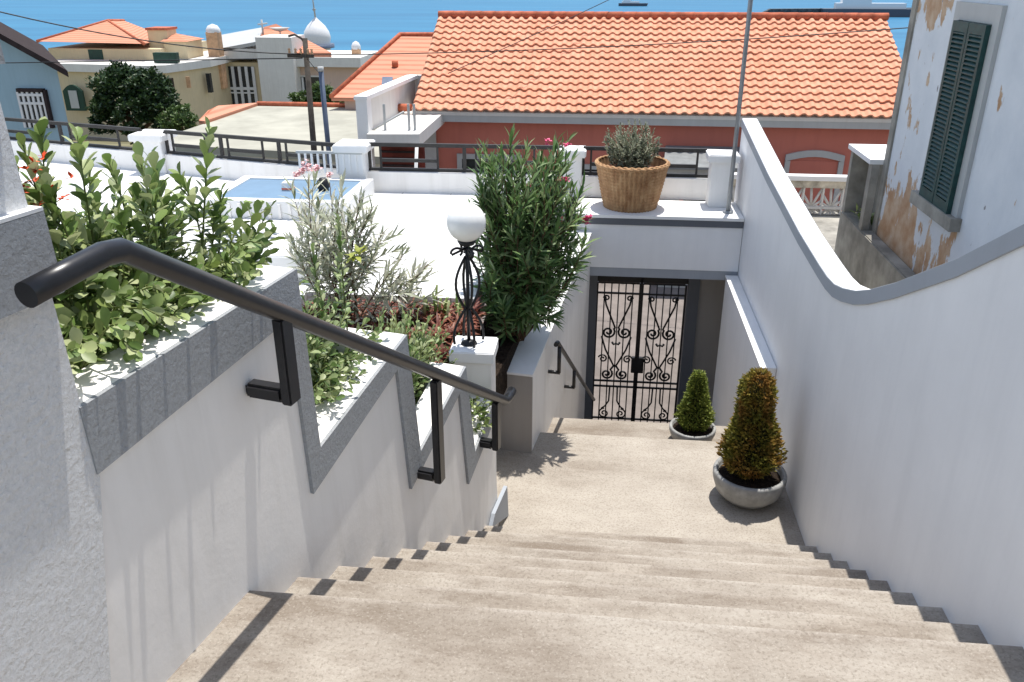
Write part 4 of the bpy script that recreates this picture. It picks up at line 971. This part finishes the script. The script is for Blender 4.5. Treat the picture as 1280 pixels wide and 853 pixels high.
# ------------------------------------------------------------------ stair tower house (76 m)
YT=75
th_=thing('stair_tower_house','white and cream house with a tall gridded stair window and grey stair tower','house',(-30,80,-14))
a=at(274,78,YT);b=at(325,78,YT);bb=at(274,140,YT)
g=MB(); g.box(a.x,b.x+.6,YT,YT+7,-15,a.z); g.build('wall','cream',th_)
a=at(262,68,YT-.6);b=at(322,68,YT-.6); tt=at(272,44,YT+.0)
g=MB(); g.prism([(a.x,YT-.6,a.z-.4),(b.x,YT-.6,b.z-.4),(b.x,YT-.6,at(300,66,YT-.6).z+.3),(at(268,62,YT).x,YT-.6,at(268,60,YT-.6).z)],(0,6,0)); fixn(g.build('white_fascia','offwhite',th_))
p=[at(268,62,YT-.6),at(322,52,YT-.6),at(330,34,YT+6),at(318,36,YT+6),at(275,44,YT+4)]
g=MB(); g.prism([p[0],p[1],p[2],p[4]],(0,0,-.3)); fixn(g.build('sloping_roof','trimgrey',th_))
a=at(319,50,YT-1.5);b=at(347,132,YT-1.5);c_=at(364,50,YT-1.5)
g=MB(); g.box(a.x,c_.x,YT-1.5,YT+2,-15,at(340,47,YT-1.5).z); g.build('stair_tower','offwhite',th_)
a=at(272,80,YT);b=at(322,132,YT); g=MB(); g.box(a.x+.1,b.x,YT-.06,YT+.02,b.z,a.z-.2); wn=g.build('stair_window','darkglass',th_)
for k in range(6):
    u=(a.x+.1)+(b.x-a.x-.1)*k/5; g=MB(); g.box(u-.13,u+.13,YT-.14,YT-.062,b.z,a.z-.2); g.build('mullion','shipwhite',wn)
zz=(a.z+b.z)/2-.3; g=MB(); g.box(a.x+.1,b.x,YT-.16,YT-.142,zz-.12,zz+.12); g.build('transom','shipwhite',wn)
zz=b.z+1.1; g=MB(); g.box(a.x+.1,b.x,YT-.16,YT-.142,zz-.06,zz+.06); g.build('transom','shipwhite',wn)
# right part with orange roof
a=at(362,82,YT);b=at(450,84,YT); g=MB(); g.box(a.x,b.x,YT,YT+6,-15,at(400,84,YT).z); g.build('side_wall','pinkbeige',th_)
g=MB(); g.box(a.x,b.x+.3,YT-.8,YT+6,at(400,84,YT-.8).z,at(400,72,YT-.8).z); g.build('balcony_band','offwhite',th_)
p=[at(362,66,YT-.5),at(414,66,YT-.5),at(365,40,YT+5),at(345,30,YT+6),at(322,36,YT+6),at(330,52,YT)]
g=MB(); g.prism([p[5],p[0],p[1],p[2],p[3],p[4]],(0,0,-.4)); fixn(g.build('orange_roof','farroof',th_))
o=rectw(th_,364,404,96,119,YT,'window','darkglass','offwhite')
a=at(378,97,YT-.1);g=MB(); g.box(a.x-.08,a.x+.08,YT-.16,YT-.062,at(378,118,YT).z,a.z); g.build('mullion','shipwhite',o)
for (u0,u1,v0,v1,d) in ((259,271,36,66,-2),(440,449,57,84,2)):
    a=at(u0,v1,YT+d);b=at(u1,v0,YT+d); t=g=MB(); cxx=(a.x+b.x)/2; r_=(b.x-a.x)/2
    g.box(cxx-r_*.85,cxx+r_*.85,YT+d,YT+d+r_*1.7,a.z-3,b.z-.3); ch=g.build('chimney','chimney',th_)
    g=MB(); g.lathe([(r_,-.35),(r_*1.05,-.1),(r_*.7,.2),(.01,.35)],(cxx,YT+d+r_*.85,b.z),12); g.build('chimney_cap','shipwhite',ch)
# satellite dish and aerial
a=at(350,40,YT+3); g=MB(); g.lathe([(0.01,0),(.5,.12),(.9,.35)],a,16); g.tube([a,a-Vector((0,0,1))],.06,6); tag(g.build('satellite_dish','trimgrey',loc=tuple(a)),'grey satellite dish on the roof of the stair tower house','satellite dish')
a=at(329,44,YT+3); g=MB(); g.tube([a,a+Vector((0,0,1.3))],.09,6); g.tube([a+Vector((-.4,0,.9)),a+Vector((.5,0,1.0))],.06,6); tag(g.build('roof_aerial','trimgrey',loc=tuple(a)),'small grey aerial beside the satellite dish on the far white roof','aerial')
# dome
dm=thing('church_dome','white onion-shaped church dome with a thin spire in front of the sea','dome',(-39,120,-12))
c_=at(397,54,120); r_=(at(413,50,120).x-at(381,50,120).x)/2; hh=at(397,22,120).z-c_.z
g=MB(); g.lathe([(r_*.95,-4),(r_*.95,0),(r_*1.03,.22*hh),(r_*.93,.45*hh),(r_*.66,.68*hh),(r_*.3,.87*hh),(r_*.06,1.0*hh),(.01,1.04*hh)],c_,28); g.build('dome_shell','shipwhite',dm)
g=MB(); g.lathe([(r_*1.25,-.0),(r_*1.25,.5),(r_*.9,.5)],c_-Vector((0,0,.6)),28); g.build('dome_base','bluepole',dm)
g=MB(); g.tube([c_+Vector((0,0,hh)),c_+Vector((-.25,0,hh*2.2))],[.12,.05],6); g.lathe([(.01,-.3),(.28,0),(.01,.3)],c_+Vector((-.08,0,hh*1.3)),10); g.build('spire','trimgrey',dm)
# ================================================================== TREES
def tree(name,label,base,blobs,mat,lsz,n,trunk_r=.2,group=None):
    t=thing(name,label,'tree',base,group)
    g=MB(); B=Vector(base); top=Vector(blobs[0][0]); g.tube([B,B.lerp(top,.5)+Vector((.1,0,0)),top],[trunk_r,trunk_r*.7,trunk_r*.25],8)
    for c,r in blobs[1:]: g.tube([B.lerp(top,.45),Vector(c)],[trunk_r*.5,trunk_r*.15],6)
    g.build('trunk','bark',t); gl=MB(); tot=sum(r**2 for c,r in blobs)
    for c,r in blobs:
        c=Vector(c)
        clumps=[(c+rdir()*r*ru(.55,1.0)*Vector((1,1,.9)).length/1.7,r*ru(.16,.3)) for _ in range(int(26))]
        for k in range(int(n*r*r/tot)):
            cc,cr=random.choice(clumps); p=cc+rdir()*cr*ru(.3,1.1)
            leaf(gl,p,rdir(-.4,1),rdir(),lsz*ru(.6,1.4),lsz*.6,'oval')
    gl.build('crown',mat,t)
def P(u,v,Y): return tuple(at(u,v,Y))
tree('bushy_tree','big dark green rounded tree in front of the cream villa',(at(172,165,34).x,34,-8),[(P(150,118,34),1.15),(P(190,120,34.4),1.0),(P(140,130,33.8),.9),(P(170,145,33.6),1.15),(P(205,138,34),.75),(P(128,150,34),.7),(P(152,102,34.2),.75),(P(188,106,34.2),.65)],'leaf_dark',.17,15000,.25)
tree('bushy_tree','smaller green tree at the right foot of the big dark tree',(at(228,165,33).x,33,-8),[(P(225,148,33),.55),(P(212,156,33),.5),(P(236,152,33),.35)],'leaf_mid',.14,2600,.12)
tree('garden_shrub','green shrub showing behind the flat roof under the far window',(at(400,140,36).x,36,-9),[(P(385,128,36),.55),(P(405,122,36.2),.55),(P(372,128,36.4),.4),(P(425,126,36),.5),(P(436,130,36),.35)],'leaf_mid',.14,5200,.12)
for k,(u,v,Y,lab) in enumerate(((75,130,30,'dark bush between the blue house and the big tree'),(250,128,60,'distant dark bush below the cream villa'))):
    pass
# ================================================================== POLES and cables
up=thing('utility_pole','dark wooden utility pole with crossarm and insulators behind the flat railing','utility pole',(-5.6,16,-5.87))
tpz=at(381,48,16); bx=at(388,195,16)
g=MB(); g.tube([(tpz.x-.06,16,-5.9),(tpz.x,16,tpz.z)],[.075,.05],8); g.build('pole','woodpole',up)
g=MB(); c_=at(381,70,16); g.box(c_.x-.32,c_.x+.18,15.95,16.0,c_.z-.03,c_.z+.03); g.build('crossarm','woodpole',up)
for dx in (-.28,-.16,-.06,.08,.15):
    g=MB(); g.lathe([(.02,0),(.028,.03),(.018,.06),(.03,.09),(.0,.11)],(c_.x+dx,15.97,c_.z+.03),8); g.build('insulator','chimney',up)
g=MB(); c_=at(381,55,16); g.tube([c_+Vector((0,0,0)),c_+Vector((-.05,0,.09)),c_+Vector((-.18,0,.16)),c_+Vector((-.30,0,.13))],.02,6); g.build('curved_bracket','woodpole',up)
bp=thing('street_pole','slim blue-grey metal pole standing just right of the wooden utility pole','pole',(-5.2,15.4,-5.87))
a=at(401,88,15.4); b=at(411,190,15.4); g=MB(); g.tube([(b.x,15.4,-5.9),(b.x,15.4,b.z),(a.x,15.4,a.z)],.048,10); g.build('shaft','bluepole',bp)
g=MB(); g.tube([a+Vector((0,0,-.02)),a+Vector((0,0,.06))],.056,10); g.build('cap','trimgrey',bp)
rp=thing('street_pole','tall thin grey pole rising past the tiled roof at the end of the right wall','pole',(1.47,9.5,-2.54))
g=MB(); g.tube([(1.47,9.5,-2.54),(1.47,9.5,1.6)],.024,10); g.build('shaft','greypole',rp)
g=MB(); g.lathe([(.06,0),(.06,.015),(.028,.03)],(1.47,9.5,-2.54),12); g.build('base_flange','greypole',rp)
def cable(p,q,sag,r,label,mat='iron'):
    p=Vector(p);q=Vector(q); g=MB(); g.tube([p.lerp(q,i/16)-Vector((0,0,sag*4*(i/16)*(1-i/16))) for i in range(17)],r,5)
    tag(g.build('overhead_cable',mat,loc=tuple(p)),label,'cable','overhead cables')
cable(at(-60,0,13),at(381,68,16),.18,.011,'dark cable slanting down across the sea from the left to the utility pole')
cable(at(-60,80,18),at(378,73,16),.0,.011,'level cable crossing in front of the cream villa to the utility pole')
cable(at(383,69,16),at(1290,22,14.5),.12,.009,'thin cable crossing the tiled roof from the utility pole to the right')
cable(at(560,92,16.0),at(790,-14,21),.02,.008,'thin cable slanting up over the left half of the tiled roof')
cable(at(383,72,16),at(404,96,15.4),.02,.008,'short cable linking the two street poles')
# ================================================================== harbour
g=MB(); a=at(944,17,1250);b=at(1150,8,1300)
g.prism([(a.x,1250,-61),(a.x+20,1250,-60+9),(b.x+150,1300,-60+11),(b.x+150,1300,-61)],(0,14,0)); fixn(g.build('mole','rock',None))
br=bpy.data.objects['mole']; br.name='breakwater'; tag(br,'long dark harbour breakwater on the sea above the tiled roof','breakwater')
def ship(u,v,Y,L,H,label,mat='shipdark',name='ship'):
    p=at(u,v,Y); p.z=-60; k=Y/p.y; t=thing(name,label,'ship',tuple(p))
    g=MB(); g.prism([(p.x-L/2,Y,-60.5),(p.x+L/2*.9,Y,-60.5),(p.x+L/2,Y,-60+H*.5),(p.x-L/2*1.02,Y,-60+H*.5)],(0,L*.15,0)); fixn(g.build('hull',mat,t))
    g=MB(); g.box(p.x-L*.4,p.x+L*.2,Y+L*.03,Y+L*.12,-60+H*.5,-60+H*.85); g.box(p.x-L*.35,p.x-L*.1,Y+L*.03,Y+L*.12,-60+H*.85,-60+H*1.1); g.build('superstructure','shipwhite',t)
    g=MB(); g.tube([(p.x-L*.2,Y+L*.07,-60+H),(p.x-L*.2,Y+L*.07,-60+H*1.6)],L*.008,5); g.build('mast','shipwhite',t)
ship(1105,8,1240,150,20,'white passenger ship moored along the dark breakwater')
ship(792,2,1560,50,9,'small distant ship at the top edge of the sea','shipdark')
# ------------------------------------------------------------------ shade cloth? none: only sun and sky
# ================================================================== camera, light
cam=bpy.data.cameras.new('camera'); co=bpy.data.objects.new('camera',cam); col.objects.link(co)
cam.sensor_width=36; cam.lens=36*F_/1280; cam.clip_start=.05; cam.clip_end=100000
co.location=(0,0,0); co.rotation_euler=(math.pi/2-TH,0,YAW); scene.camera=co
sd=Vector((.062,.225,1)).normalized()
el=math.asin(sd.z); az=math.atan2(sd.x,sd.y)
sun=bpy.data.lights.new('sun','SUN'); sun.energy=4.3; sun.angle=R(.5); sun.color=(1,.955,.89)
so=bpy.data.objects.new('sun',sun); col.objects.link(so); so.rotation_euler=(-sd).to_track_quat('-Z','Y').to_euler(); so.location=(0,0,20)
w=bpy.data.worlds.new('World'); scene.world=w; w.use_nodes=True; nt=w.node_tree
sk=nt.nodes.new('ShaderNodeTexSky'); sk.sky_type='NISHITA'; sk.sun_disc=False; sk.sun_elevation=el; sk.sun_rotation=az; sk.air_density=1.0; sk.dust_density=.6
bg=nt.nodes['Background']; hs=nt.nodes.new('ShaderNodeHueSaturation'); hs.inputs['Saturation'].default_value=.74; nt.links.new(sk.outputs[0],hs.inputs['Color']); nt.links.new(hs.outputs[0],bg.inputs[0]); bg.inputs[1].default_value=.15
vs=scene.view_settings; vs.view_transform='Standard'; vs.look='None'; vs.exposure=.48; vs.gamma=1
